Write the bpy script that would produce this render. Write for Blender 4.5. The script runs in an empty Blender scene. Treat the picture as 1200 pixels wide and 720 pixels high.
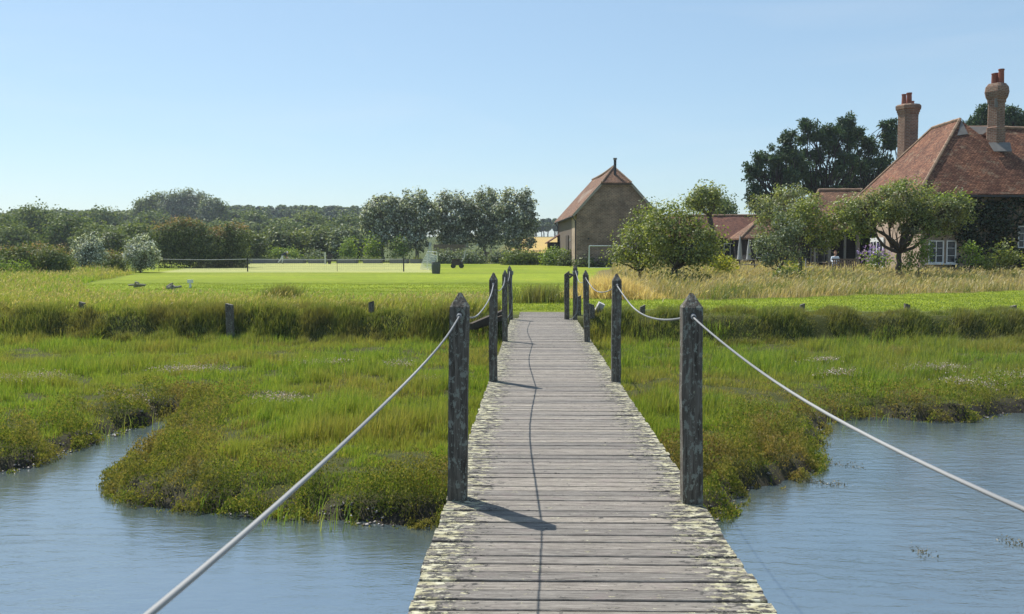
import bpy, math, random
import numpy as np
from mathutils import Vector, Matrix

# ------------------------------------------------------------------ camera, sky, sun, exposure
SC = bpy.context.scene
COL = SC.collection
rng = np.random.default_rng(7)
random.seed(7)
CAM = np.array((-0.246, 0.0, 1.5)); F = 1100.0
YAW = math.atan(25 / F); PITCH = math.atan(60 / F)
cd = bpy.data.cameras.new('camera'); cam = bpy.data.objects.new('camera', cd); COL.objects.link(cam)
cam.location = CAM; cam.rotation_euler = (math.pi / 2 - PITCH, 0, YAW)
cd.lens = 33.0; cd.sensor_width = 36; cd.clip_start = 0.05; cd.clip_end = 12000
cd.dof.use_dof = True; cd.dof.focus_distance = 10.0; cd.dof.aperture_fstop = 11
SC.camera = cam
SUN_AZ = math.radians(-40.5)      # from +Y towards +X
SUN_EL = math.radians(56)
world = bpy.data.worlds.new('World'); SC.world = world; world.use_nodes = True
wn = world.node_tree.nodes; bg = wn['Background']
sky = wn.new('ShaderNodeTexSky'); sky.sky_type = 'NISHITA'; sky.sun_disc = False
sky.sun_elevation = SUN_EL; sky.sun_rotation = SUN_AZ
sky.air_density = 1.0; sky.dust_density = 0.5; sky.ozone_density = 3.5; sky.altitude = 0
tint = wn.new('ShaderNodeMix'); tint.data_type = 'RGBA'; tint.blend_type = 'MULTIPLY'; tint.inputs[0].default_value = 1; tint.inputs[7].default_value = (1.12, 1.13, 1.06, 1)
even = wn.new('ShaderNodeMix'); even.data_type = 'RGBA'; even.inputs[0].default_value = .36; even.inputs[7].default_value = (3.7, 5.3, 6.9, 1)   # flat pale blue mixed into the sky colour to even its gradient
wl = world.node_tree.links; wl.new(sky.outputs[0], tint.inputs[6]); wl.new(tint.outputs[2], even.inputs[6])
tcn = wn.new('ShaderNodeTexCoord'); mpn = wn.new('ShaderNodeMapping'); mpn.inputs['Scale'].default_value = (1.2, 1.2, 7); mpn.inputs['Rotation'].default_value = (.12, .1, .3); wl.new(tcn.outputs['Generated'], mpn.inputs[0])
czn = wn.new('ShaderNodeTexNoise'); czn.inputs['Scale'].default_value = 2.2; czn.inputs['Detail'].default_value = 6; czn.inputs['Distortion'].default_value = .6; wl.new(mpn.outputs[0], czn.inputs[0])
crn = wn.new('ShaderNodeMapRange'); crn.inputs[1].default_value = .5; crn.inputs[2].default_value = .8; crn.inputs[4].default_value = .16; wl.new(czn.outputs[0], crn.inputs[0])
wis = wn.new('ShaderNodeMix'); wis.data_type = 'RGBA'; wis.inputs[7].default_value = (7, 7.3, 7.6, 1); wl.new(crn.outputs[0], wis.inputs[0]); wl.new(even.outputs[2], wis.inputs[6]); wl.new(wis.outputs[2], bg.inputs[0]); bg.inputs[1].default_value = 0.088
sd = bpy.data.lights.new('sun', 'SUN'); sun = bpy.data.objects.new('sun', sd); COL.objects.link(sun)
sd.energy = 4.6; sd.angle = math.radians(0.5); sd.color = (1, 0.95, 0.87)
sdir = Vector((math.sin(SUN_AZ) * math.cos(SUN_EL), math.cos(SUN_AZ) * math.cos(SUN_EL), math.sin(SUN_EL)))
sun.rotation_euler = sdir.to_track_quat('Z', 'Y').to_euler(); sun.location = (0, 0, 40)
vs = SC.view_settings
vs.view_transform = 'Standard'; vs.look = 'None'; vs.gamma = 1; vs.use_curve_mapping = False; vs.exposure = 0.53
SC.render.engine = 'CYCLES'
SC.cycles.max_bounces = 6; SC.cycles.diffuse_bounces = 3; SC.cycles.glossy_bounces = 3
SC.cycles.transmission_bounces = 4; SC.cycles.transparent_max_bounces = 6; SC.cycles.volume_bounces = 0
SC.cycles.caustics_reflective = False; SC.cycles.caustics_refractive = False
SC.cycles.use_denoising = True; SC.cycles.sample_clamp_indirect = 5

# ------------------------------------------------------------------ measuring helpers (photo 1200 x 720)
RM = np.array(Matrix.Rotation(YAW, 3, 'Z') @ Matrix.Rotation(math.pi / 2 - PITCH, 3, 'X'))
def ray(px, py): return RM @ np.array(((px - 600) / F, -(py - 360) / F, -1.0))
def at(px, py, Y):
    d = ray(px, py); return CAM + d * (Y - CAM[1]) / d[1]
def atz(px, py, z):
    d = ray(px, py); return CAM + d * (z - CAM[2]) / d[2]

# ------------------------------------------------------------------ numpy noise and terrain
def vnoise(x, y, seed=0):
    x = np.asarray(x, float); y = np.asarray(y, float)
    xi = np.floor(x).astype(np.int64); yi = np.floor(y).astype(np.int64); fx = x - xi; fy = y - yi
    fx = fx * fx * (3 - 2 * fx); fy = fy * fy * (3 - 2 * fy)
    def h(a, b):
        n = (a * 374761393 + b * 668265263 + seed * 974711) & 0x7fffffff
        n = ((n ^ (n >> 13)) * 1274126177) & 0x7fffffff
        n = (n ^ (n >> 16)) & 0xffff
        return n / 65535.0
    a = h(xi, yi) * (1 - fx) + h(xi + 1, yi) * fx
    b = h(xi, yi + 1) * (1 - fx) + h(xi + 1, yi + 1) * fx
    return a * (1 - fy) + b * fy
def fbm(x, y, seed=0, o=4):
    s = 0; a = 0.5; t = 0
    for k in range(o):
        s = s + a * vnoise(x * 2 ** k, y * 2 ** k, seed + k); t += a; a *= 0.5
    return s / t
def sstep(a, b, x):
    t = np.clip((x - a) / (b - a), 0, 1); return t * t * (3 - 2 * t)

WZ = -0.9
def W(*pts): return [tuple(atz(px, py, WZ)[:2]) for px, py in pts]
_sh = [(-400, 8.0), (-60, 8.6)] + W((-260, 588), (-120, 572), (0, 553), (30, 547), (60, 535), (90, 523), (115, 514), (140, 506), (165, 498),
       (195, 487), (214, 489), (212, 506), (200, 522), (182, 536), (164, 549), (148, 559), (140, 569), (146, 580), (165, 588), (200, 594),
       (260, 599), (330, 603), (400, 608), (450, 611), (505, 614), (600, 612), (700, 606), (800, 606), (838, 606), (852, 590), (858, 574),
       (895, 571), (922, 562), (946, 551), (950, 540), (934, 527), (956, 519), (955, 508), (962, 496), (985, 490), (1041, 489), (1076, 493),
       (1127, 493), (1175, 483), (1200, 482), (1300, 478), (1420, 484)) + [(60, 13.5), (400, 15)]
SH = np.array(_sh)
POLY = np.vstack([SH, [(400, 9000), (-400, 9000)]])
def in_poly(x, y, P):
    x = np.asarray(x, float); c = np.zeros(x.shape, bool); j = len(P) - 1
    for i in range(len(P)):
        xi, yi = P[i]; xj, yj = P[j]
        if yi != yj:
            m = ((yi > y) != (yj > y)) & (x < (xj - xi) * (y - yi) / (yj - yi) + xi)
            c ^= m
        j = i
    return c
def shore_dist(x, y):
    x = np.asarray(x, float); y = np.asarray(y, float)
    d = np.full(x.shape, 1e9)
    for i in range(len(SH) - 1):
        a = SH[i]; b = SH[i + 1]; ab = b - a; L = ab @ ab
        t = np.clip(((x - a[0]) * ab[0] + (y - a[1]) * ab[1]) / L, 0, 1)
        d = np.minimum(d, np.hypot(x - a[0] - t * ab[0], y - a[1] - t * ab[1]))
    ins = in_poly(x, y, POLY) | (np.abs(x) > 400) & (y > 12)
    return np.where(ins, d, -d)
_zY = [23.9, 30, 60, 88, 110, 130, 200, 300, 450, 800, 9000]
_zZ = [0.0, 0.0, 0.25, 0.46, 0.80, 1.2, 3.3, 7.0, 11.0, 15.0, 15.0]
def height(x, y, d=None):
    x = np.asarray(x, float); y = np.asarray(y, float)
    if d is None: d = shore_dist(x, y)
    d = d + (fbm(x * 2.2, y * 2.2, 3, 3) - .5) * .35 * np.exp(-np.abs(d) / 1.5)
    marsh = -0.66 + (fbm(x * .5, y * .5, 11, 3) - .5) * .16 + (fbm(x * 2.2, y * 2.2, 12, 2) - .5) * .09
    marsh = marsh - .09 * (1 - sstep(0, .9, d))
    edge = (fbm(x * .35, 0 * y, 21, 2) - .5) * 1.2
    edge = edge * np.clip(np.abs(x) / 3 - .3, 0, 1)
    bank = sstep(22.95, 23.7, y + edge)
    land = marsh + (np.interp(y, _zY, _zZ) - marsh) * bank
    land = land + (fbm(x * .6, y * .6, 5, 3) - .5) * .12 * sstep(24.5, 27, y) * (1 - sstep(40, 60, y))
    near = (np.abs(x) < 1.1) & (y < 25.0)
    land = np.where(near, np.minimum(land, -0.06), land)
    bed = -1.5 + .1 * fbm(x, y, 9, 2)
    s = sstep(-0.12, 0.12, d)
    mud = -0.97 + 0 * x
    z = bed + (mud - bed) * sstep(-0.9, -0.15, d)
    return z + (land - z) * s
def gnd(px, py):
    d = ray(px, py); t = np.arange(24.5, 700, .25) / d[1]; zz = CAM[2] + d[2] * t; g_ = np.interp(d[1] * t, _zY, _zZ)
    i = np.argmax(zz < g_) if (zz < g_).any() else len(t) - 1
    return CAM + d * t[i]
def hz(x, y): return float(height(np.array([x]), np.array([y]))[0])

# ------------------------------------------------------------------ object helpers
def link(o, parent=None):
    COL.objects.link(o)
    if parent is not None: o.parent = parent
    return o
def tag(o, label=None, cat=None, group=None, kind=None):
    for k, v in (('label', label), ('category', cat), ('group', group), ('kind', kind)):
        if v: o[k] = v
    return o
LABELS = set()
def thing(name, label, cat, loc=(0, 0, 0), group=None, rz=0):
    o = bpy.data.objects.new(name, None); o.empty_display_size = .2; COL.objects.link(o)
    o.location = loc; o.rotation_euler.z = rz
    return tag(o, label, cat, group)

def np_mesh(name, V, faces_by_n, mat, parent=None, smooth=False, loc=None):
    """faces_by_n: list of int arrays (k, n)"""
    me = bpy.data.meshes.new(name)
    V = np.asarray(V, np.float32)
    if loc is not None: V = V - np.asarray(loc, np.float32)
    tot = sum(f.shape[0] for f in faces_by_n); nl = sum(f.size for f in faces_by_n)
    me.vertices.add(len(V)); me.vertices.foreach_set('co', V.ravel())
    me.loops.add(nl); me.loops.foreach_set('vertex_index', np.concatenate([f.ravel() for f in faces_by_n]).astype(np.int32))
    cnt = np.concatenate([np.full(f.shape[0], f.shape[1]) for f in faces_by_n])
    st = np.concatenate([[0], np.cumsum(cnt)[:-1]]).astype(np.int32)
    me.polygons.add(tot); me.polygons.foreach_set('loop_start', st)
    me.update(calc_edges=True)
    if smooth: me.polygons.foreach_set('use_smooth', np.ones(tot, bool))
    for m in (mat if isinstance(mat, (list, tuple)) else [mat]): me.materials.append(m)
    o = bpy.data.objects.new(name, me); link(o, parent)
    if loc is not None and parent is None: o.location = loc
    return o

def norm(a): return a / np.maximum(np.linalg.norm(a, axis=-1, keepdims=True), 1e-9)

def blade_mesh(name, P, h, w, mat, lean=.35, wind=(0.15, 0.0), parent=None):
    n = len(P); h = np.broadcast_to(h, (n,)); w = np.broadcast_to(w, (n,))
    a = rng.uniform(0, 2 * np.pi, n); u = np.stack([np.cos(a), np.sin(a), 0 * a], 1)
    b = rng.uniform(0, 2 * np.pi, n); l = np.abs(rng.normal(0, lean, n)) * h
    L = np.stack([np.cos(b) * l + wind[0] * h, np.sin(b) * l + wind[1] * h, 0 * b], 1)
    up = np.zeros((n, 3)); up[:, 2] = h
    m = P + up * .55 + L * .35; t = P + up * (1 - .25 * (l / h)[:, None]) + L
    V = np.empty((n, 5, 3)); hw = (w / 2)[:, None]
    V[:, 0] = P - u * hw; V[:, 1] = P + u * hw; V[:, 2] = m + u * hw * .8; V[:, 3] = m - u * hw * .8; V[:, 4] = t
    i = np.arange(n)[:, None] * 5
    return np_mesh(name, V.reshape(-1, 3), [i + np.array([[0, 1, 2, 3]]), i + np.array([[3, 2, 4]])], mat, parent)

def leaf_arrays(C, size, aspect=.55, outward=None, spread=1.0, face=None):
    n = len(C); size = np.broadcast_to(size, (n,))[:, None]
    d = norm(rng.normal(0, 1, (n, 3)))
    if face is not None:                                   # leaves turned towards the outside of the crown
        nn = norm(face + rng.normal(0, .55, (n, 3))); d = norm(np.cross(nn, rng.normal(0, 1, (n, 3))))
    if outward is not None: d = norm(d * spread + outward)
    q = norm(np.cross(d, rng.normal(0, 1, (n, 3)))) if face is None else norm(np.cross(nn, d))
    V = np.empty((n, 4, 3))
    V[:, 0] = C - d * size * .5; V[:, 1] = C + q * size * .5 * aspect; V[:, 2] = C + d * size * .5; V[:, 3] = C - q * size * .5 * aspect
    return V.reshape(-1, 3)
def leaf_mesh(name, C, size, mat, aspect=.55, outward=None, spread=1.0, parent=None, loc=None, face=None):
    V = leaf_arrays(C, size, aspect, outward, spread, face)
    i = np.arange(len(C))[:, None] * 4 + np.array([[0, 1, 2, 3]])
    return np_mesh(name, V, [i], mat, parent, loc=loc)

class MB:
    def __init__(s): s.v = []; s.f = []; s.m = []
    def add(s, vs_, fs, mi=0):
        o = len(s.v); s.v += [tuple(map(float, v)) for v in vs_]; s.f += [tuple(o + i for i in f) for f in fs]; s.m += [mi] * len(fs); return s
    def box(s, c, size, rz=0, mi=0, rx=0, ry=0):
        x, y, z = [q / 2 for q in size]
        M = Matrix.Rotation(rz, 3, 'Z') @ Matrix.Rotation(ry, 3, 'Y') @ Matrix.Rotation(rx, 3, 'X')
        vs_ = [Vector(c) + M @ Vector((a * x, b * y, d * z)) for d in (-1, 1) for b in (-1, 1) for a in (-1, 1)]
        return s.add(vs_, [(0, 2, 3, 1), (4, 5, 7, 6), (0, 1, 5, 4), (2, 6, 7, 3), (0, 4, 6, 2), (1, 3, 7, 5)], mi)
    def bar(s, a, b, w, h=None, mi=0):
        a = Vector(a); b = Vector(b); d = (b - a).normalized(); h = h or w
        up = Vector((0, 0, 1)) if abs(d.z) < .95 else Vector((0, 1, 0))
        sx = d.cross(up).normalized() * w / 2; sz = sx.cross(d).normalized() * h / 2
        vs_ = [p + i * sx + j * sz for p in (a, b) for i, j in ((-1, -1), (1, -1), (1, 1), (-1, 1))]
        return s.add(vs_, [(0, 1, 2, 3), (7, 6, 5, 4), (0, 4, 5, 1), (1, 5, 6, 2), (2, 6, 7, 3), (3, 7, 4, 0)], mi)
    def tube(s, pts, rad, n=8, mi=0, caps=True):
        pts = [Vector(p) for p in pts]
        if not isinstance(rad, (list, tuple)): rad = [rad] * len(pts)
        vs_ = []; u = None
        for i, p in enumerate(pts):
            d = (pts[min(i + 1, len(pts) - 1)] - pts[max(i - 1, 0)])
            if d.length < 1e-6: d = Vector((0, 0, 1))
            d.normalize()
            if u is None: u = d.orthogonal().normalized()
            u = (u - d * u.dot(d)).normalized(); w = d.cross(u)
            for k in range(n):
                a = 2 * math.pi * k / n; vs_.append(p + (u * math.cos(a) + w * math.sin(a)) * rad[i])
        fs = [(i * n + k, i * n + (k + 1) % n, (i + 1) * n + (k + 1) % n, (i + 1) * n + k) for i in range(len(pts) - 1) for k in range(n)]
        if caps: fs += [tuple(range(n))[::-1], tuple((len(pts) - 1) * n + k for k in range(n))]
        return s.add(vs_, fs, mi)
    def lathe(s, c, prof, n=12, mi=0):
        return s.tube([(c[0], c[1], c[2] + z) for r, z in prof], [r for r, z in prof], n, mi)
    def shell(s, V, F, th=.16, mi=0):
        """roof planes: top faces, underside th lower, edges closed"""
        n = len(V); vs_ = list(V) + [(x, y, z - th) for x, y, z in V]; fs = [tuple(f) for f in F]
        edges = {}
        for f in F:
            for i in range(len(f)):
                a, b = f[i], f[(i + 1) % len(f)]; edges[(a, b)] = 1
        fs += [tuple(n + i for i in reversed(f)) for f in F]
        fs += [(b, a, n + a, n + b) for (a, b) in edges if (b, a) not in edges]
        return s.add(vs_, fs, mi)
    def build(s, name, mats, parent=None, smooth=False, loc=None):
        me = bpy.data.meshes.new(name)
        v = s.v if loc is None else [(a - loc[0], b - loc[1], c - loc[2]) for a, b, c in s.v]
        me.from_pydata(v, [], s.f); me.update()
        for m in (mats if isinstance(mats, (list, tuple)) else [mats]): me.materials.append(m)
        me.polygons.foreach_set('material_index', s.m)
        uv = me.uv_layers.new(name='UVMap')
        for p in me.polygons:
            nn = p.normal; u = Vector((0, 0, 1)).cross(nn)
            u = u.normalized() if u.length > 1e-3 else Vector((1, 0, 0)); w = nn.cross(u)
            for li in p.loop_indices:
                co = Vector(s.v[me.loops[li].vertex_index]); uv.data[li].uv = (co.dot(u), co.dot(w))
        if smooth: me.polygons.foreach_set('use_smooth', [True] * len(me.polygons))
        o = bpy.data.objects.new(name, me); link(o, parent)
        if loc is not None and parent is None: o.location = loc
        return o

# ------------------------------------------------------------------ materials
class N:
    def __init__(s, name):
        s.m = bpy.data.materials.new(name); s.m.use_nodes = True; s.t = s.m.node_tree; s.t.nodes.clear()
        s.out = s.n('OutputMaterial')
    def n(s, t, **k):
        x = s.t.nodes.new('ShaderNode' + t)
        for a, b in k.items(): setattr(x, a, b)
        return x
    def l(s, a, b): s.t.links.new(a, b)
    def noise(s, scale, detail=4, vec=None, rough=.55, dist=0):
        x = s.n('TexNoise'); x.inputs['Scale'].default_value = scale; x.inputs['Detail'].default_value = detail
        x.inputs['Roughness'].default_value = rough; x.inputs['Distortion'].default_value = dist
        if vec is not None: s.l(vec, x.inputs['Vector'])
        return x.outputs['Fac']
    def ramp(s, fac, stops, interp='LINEAR'):
        r = s.n('ValToRGB'); r.color_ramp.interpolation = interp; e = r.color_ramp.elements
        while len(e) < len(stops): e.new(.5)
        for i, (p, c) in enumerate(stops):
            e[i].position = p; e[i].color = (*c, 1) if len(c) == 3 else c
        s.l(fac, r.inputs[0]); return r.outputs[0]
    def mix(s, f, a, b, mode='MIX'):
        x = s.n('Mix', data_type='RGBA', blend_type=mode)
        for i, v in ((0, f), (6, a), (7, b)):
            if hasattr(v, 'is_linked') or hasattr(v, 'links'): s.l(v, x.inputs[i])
            else: x.inputs[i].default_value = v if i == 0 else (*v, 1)
        return x.outputs[2]
    def math(s, op, a, b=0, c=None):
        x = s.n('Math', operation=op)
        for i, v in enumerate((a, b) if c is None else (a, b, c)):
            if hasattr(v, 'links'): s.l(v, x.inputs[i])
            else: x.inputs[i].default_value = v
        return x.outputs[0]
    def coord(s, kind='Object'): return s.n('TexCoord').outputs[kind]
    def mapping(s, vec, scale=(1, 1, 1), rot=(0, 0, 0)):
        x = s.n('Mapping'); s.l(vec, x.inputs[0]); x.inputs['Scale'].default_value = scale; x.inputs['Rotation'].default_value = rot
        return x.outputs[0]
    def bump(s, h, strength=.3, dist=.02):
        x = s.n('Bump'); x.inputs['Strength'].default_value = strength; x.inputs['Distance'].default_value = dist
        s.l(h, x.inputs['Height']); return x.outputs[0]
    def bsdf(s, col, rough=.8, bump=None, spec=.3, metal=0):
        x = s.n('BsdfPrincipled')
        if hasattr(col, 'links'): s.l(col, x.inputs['Base Color'])
        else: x.inputs['Base Color'].default_value = (*col, 1)
        if hasattr(rough, 'links'): s.l(rough, x.inputs['Roughness'])
        else: x.inputs['Roughness'].default_value = rough
        x.inputs['Specular IOR Level'].default_value = spec; x.inputs['Metallic'].default_value = metal
        if bump is not None: s.l(bump, x.inputs['Normal'])
        s.l(x.outputs[0], s.out.inputs[0]); return s.m

def foliage(name, cols, alt=None, scale=.4, trans=.45, gloss=.04, alt_lo=.45, alt_hi=.6, bright=1.35):
    """cols: ramp stops over per-leaf random; alt: second ramp used in patches"""
    k = N(name); g = k.n('NewGeometry')
    cols = [(p, tuple(q * bright for q in c)) for p, c in cols]; alt = alt and [(p, tuple(q * bright for q in c)) for p, c in alt]
    c = k.ramp(g.outputs['Random Per Island'], cols)
    if alt:
        c2 = k.ramp(g.outputs['Random Per Island'], alt)
        f = k.ramp(k.noise(scale, 4, g.outputs['Position']), [(alt_lo, (0, 0, 0)), (alt_hi, (1, 1, 1))])
        c = k.mix(f, c, c2)
    d = k.n('BsdfDiffuse'); k.l(c, d.inputs[0])
    t = k.n('BsdfTranslucent'); k.l(k.mix(.75, c, k.mix(1.0, c, (1.5, 1.45, .55), 'MULTIPLY')), t.inputs[0])
    m = k.n('MixShader'); m.inputs[0].default_value = trans; k.l(d.outputs[0], m.inputs[1]); k.l(t.outputs[0], m.inputs[2])
    s = k.n('BsdfGlossy'); s.inputs['Roughness'].default_value = .55; s.inputs[0].default_value = (1, 1, 1, 1)
    m2 = k.n('MixShader'); m2.inputs[0].default_value = gloss; k.l(m.outputs[0], m2.inputs[1]); k.l(s.outputs[0], m2.inputs[2])
    k.l(m2.outputs[0], k.out.inputs[0]); return k.m
def simple(name, col, rough=.7, spec=.3, metal=0, var=.25, scale=6, bump=.0):
    k = N(name); v = k.coord()
    nz = k.noise(scale, 5, v)
    c = k.mix(nz, tuple(q * (1 - var) for q in col), tuple(min(1, q * (1 + var)) for q in col))
    return k.bsdf(c, rough, k.bump(nz, bump, .02) if bump else None, spec, metal)
# ------------------------------------------------------------------ ground sheet
def axis(segs):
    out = []
    for a, b, st in segs: out += list(np.arange(a, b - 1e-6, st))
    return np.array(out + [segs[-1][1]])
def grow(a, b, s0, k=1.35):
    out = [a]; s = s0
    while out[-1] < b: out.append(out[-1] + s); s *= k
    out[-1] = b; return out
xs = np.concatenate([[-q for q in grow(70, 6000, 2)][::-1], np.arange(-69.5, -24, .5), np.arange(-24, 26, .14), np.arange(26, 70, .5), grow(70, 6000, 2)])
ys = np.concatenate([[-q for q in grow(0, 3000, 2)][::-1], np.arange(.5, 6.5, .5), np.arange(6.5, 27, .14), np.arange(27, 120, .5), grow(120, 9000, 2)])
GX, GY = np.meshgrid(xs, ys); D = shore_dist(GX, GY); GZ = height(GX, GY, D)
GRASS_EDGE = [gnd(px, py)[:2] for px, py in ((-900, 318), (-300, 321), (60, 325), (130, 321), (165, 334), (250, 342), (330, 349), (420, 352), (520, 352), (590, 352))]
def lawn_mask(x, y):
    near = np.interp(x, [-60, -45, -27, -22, -18, -14, -9.5, -6, -1.6, -1.2, 1.3, 2.0, 4, 50], [75, 72, 62, 44, 36, 31, 29, 28.5, 28.5, 25, 25, 26.2, 25.8, 25.6])
    near = near + (fbm(x * .9, y * .4, 31, 3) - .5) * 2.2 * (np.abs(x) > 1.6)
    m = sstep(-.4, .8, y - near) * (1 - sstep(108, 112, y))
    m = m * (1 - dry_mask(x, y)) * sstep(-56, -54, x + y * .24)
    return m
DRYP = [tuple(gnd(px, py)[:2]) for px, py in ((1700, 338), (1330, 338), (1200, 341), (1000, 347), (900, 350), (800, 352), (745, 348), (712, 345), (694, 334), (700, 318))] + [(7.5, 86), (9, 93), (60, 93), (120, 60)]
DRYP = np.array(DRYP)
def dry_mask(x, y): return in_poly(x + (fbm(x, y, 41, 2) - .5) * .8, y + (fbm(x, y, 42, 2) - .5) * .9, DRYP).astype(float)
CRT = np.array([gnd(*p)[:2] for p in ((186, 319.5), (508, 319.5), (494, 308.5), (250, 308.5))])
def surf_color(x, y, d):
    n1 = fbm(x * .25, y * .25, 51); n2 = fbm(x * 1.2, y * 1.2, 52)
    c = np.zeros(x.shape + (3,))
    def put(m, col):
        nonlocal c
        m = m[..., None]; c = c * (1 - m) + m * np.array(col)
    c[:] = (.055, .06, .02)                                   # marsh soil between the grass
    put(1 - sstep(-.05, .3, d), (.045, .04, .032))               # mud at the water's edge
    put(sstep(23, 25, y) * (d > 0), (.07, .085, .025))
    lm = lawn_mask(x, y)
    put(lm, (.175, .225, .018)); c *= (1 - .22 * lm * (vnoise(x * .03 + 9, y * .55, 99) - .5) * 2)[..., None]; put(lm * sstep(.45, .7, n1) * .5, (.23, .26, .03)); put(lm * sstep(.5, .75, n2) * .35, (.13, .19, .012))
    put(dry_mask(x, y), (.16, .135, .055))
    put((in_poly(x, y, CRT) & (y > 40)).astype(float), (.31, .33, .12))
    put(sstep(110, 116, y) * (1 - sstep(120, 135, y) * 0), (.07, .09, .03))
    put(sstep(135, 150, y) * (1 - sstep(330, 420, y)) * sstep(-8, -2, x), (.42, .30, .10))
    put(sstep(330, 420, y), (.03, .05, .02))
    return c
col = surf_color(GX, GY, D)
ny, nx = GX.shape
idx = np.arange(ny * nx).reshape(ny, nx)
quads = np.stack([idx[:-1, :-1], idx[:-1, 1:], idx[1:, 1:], idx[1:, :-1]], -1).reshape(-1, 4)
k = N('ground_surface'); at_ = k.n('Attribute', attribute_name='surface_colour'); v = k.coord('Object')
n1 = k.noise(3.0, 6, v, .65); n2 = k.noise(22, 4, v, .7); n3 = k.noise(.12, 3, v)
cc = k.mix(.5, at_.outputs['Color'], k.mix(1.0, at_.outputs['Color'], k.ramp(n1, [(.3, (.55, .55, .55)), (.7, (1.5, 1.45, 1.4))]), 'MULTIPLY'))
cc = k.mix(.55, cc, k.mix(1.0, cc, k.ramp(n2, [(.3, (.6, .6, .6)), (.7, (1.4, 1.4, 1.4))]), 'MULTIPLY'))
cc = k.mix(.5, cc, k.mix(1.0, cc, k.ramp(n3, [(.35, (.8, .85, .9)), (.65, (1.2, 1.15, 1.1))]), 'MULTIPLY'))
M_ground = k.bsdf(cc, .95, k.bump(n2, .5, .03), .1)
g = np_mesh('ground', np.stack([GX, GY, GZ], -1).reshape(-1, 3), [quads], M_ground, smooth=True)
ca = g.data.color_attributes.new('surface_colour', 'FLOAT_COLOR', 'POINT')
ca.data.foreach_set('color', np.concatenate([col.reshape(-1, 3), np.ones((ny * nx, 1))], 1).astype(np.float32).ravel())
tag(g, kind='structure')

# ------------------------------------------------------------------ water
k = N('creek_water'); v = k.coord('Object')
w1 = k.noise(1.0, 5, k.mapping(v, (3.0, 7.5, 1), (0, 0, .25)), .62, .6); w2 = k.noise(1.0, 4, k.mapping(v, (11, 22, 1), (0, 0, -.2)), .6, .3); w3 = k.noise(.45, 2, v)
hgt = k.math('ADD', k.math('MULTIPLY', w1, 1.0), k.math('MULTIPLY', w2, .35))
hgt = k.math('MULTIPLY', hgt, k.ramp(w3, [(.3, (.45, .45, .45)), (.65, (1, 1, 1))]))
cw = k.ramp(k.noise(.35, 3, v), [(.35, (.048, .075, .088)), (.65, (.07, .092, .095))])
M_water = k.bsdf(cw, .02, k.bump(hgt, .30, .035), .5); M_water.node_tree.nodes['Principled BSDF'].inputs['IOR'].default_value = 5.4
wq = MB(); xs_ = [-400, 400]; 
wq.add([(-400, -300, WZ), (400, -300, WZ), (400, 21, WZ), (-400, 21, WZ)], [(0, 1, 2, 3)])
tag(wq.build('water', M_water), kind='structure')

# ------------------------------------------------------------------ grasses and ground cover
G = lambda *c: [(i / (len(c) - 1), q) for i, q in enumerate(c)]
M_marsh = foliage('marsh_grass', G((.050, .088, .012), (.078, .125, .015), (.11, .15, .022), (.16, .175, .04)),
                  G((.08, .095, .018), (.12, .125, .028), (.16, .14, .045), (.09, .125, .022)), .35, .5, bright=1.95)
M_purs = foliage('sea_purslane', G((.04, .06, .014), (.075, .10, .018), (.115, .13, .028), (.17, .14, .045)),
                 G((.07, .065, .025), (.12, .10, .035), (.17, .125, .055), (.075, .085, .02)), 1.1, .35, .0, bright=2.00)
M_bank = foliage('bank_grass', G((.045, .07, .014), (.08, .105, .02), (.12, .14, .035), (.19, .18, .07)),
                 G((.08, .08, .025), (.13, .12, .045), (.11, .12, .03)), .9, .4, bright=1.70)
M_rough = foliage('rough_grass', G((.09, .13, .02), (.14, .17, .03), (.19, .19, .05), (.27, .22, .09)),
                  G((.10, .16, .02), (.14, .21, .02), (.19, .21, .05)), .18, .45, bright=1.70)
M_dry = foliage('dry_meadow_grass', G((.15, .15, .06), (.27, .22, .11), (.36, .29, .16), (.44, .36, .22)),
                G((.07, .115, .02), (.12, .16, .03), (.22, .20, .07)), .35, .4, alt_lo=.47, alt_hi=.60, bright=1.30)
M_lawn = foliage('lawn_blades', G((.11, .16, .015), (.16, .21, .02), (.23, .25, .05)), None, 1, .4, bright=1.30)

def frust(n, y0, y1, x0=None, x1=None, power=1.0):
    """random points, denser near the camera, over what the photo's view covers plus a margin"""
    u = rng.uniform(0, 1, n); y = y0 * (y1 / y0) ** u if power == 1 else y0 + (y1 - y0) * u
    l = -.246 + (-640 / F) * y - 1.5 if x0 is None else x0; r = -.246 + (600 / F) * y + 1.5 if x1 is None else x1
    return rng.uniform(0, 1, n) * (r - l) + l, y
def offdeck(x, y, m=.80): return (np.abs(x) > m) | (y > 25.05)
# cord grass on the marsh
FPX = [(97, 24.4), (269, 23.2), (435, 24.0), (694, 23.6), (753, 24.2), (940, 25.2), (1063, 25.2), (1187.5, 25.0)]
FPX = [(float(at(px, 330, Y)[0]), Y) for px, Y in FPX]
def near_post(x, y): return np.max([np.exp(-((x - a) / .28) ** 2) * ((y > b - 2.4) & (y < b + .3)) for a, b in FPX], 0)
x, y = frust(760000, 7.6, 24); d = shore_dist(x, y)
tus = fbm(x * 2.6, y * 2.6, 61, 3); pat = fbm(x * .55, y * .8, 63, 4)
keep = (d > .12 + .8 * rng.uniform(0, 1, len(x)) ** 2 * (.4 + 1.2 * pat)) & offdeck(x, y) & (rng.uniform(0, 1, len(x)) < .12 + 1.35 * sstep(.30, .62, tus))
keep &= y < 22.9 + .6 * pat
x, y, d, tus, pat = x[keep], y[keep], d[keep], tus[keep], pat[keep]; z = height(x, y, d)
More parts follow.
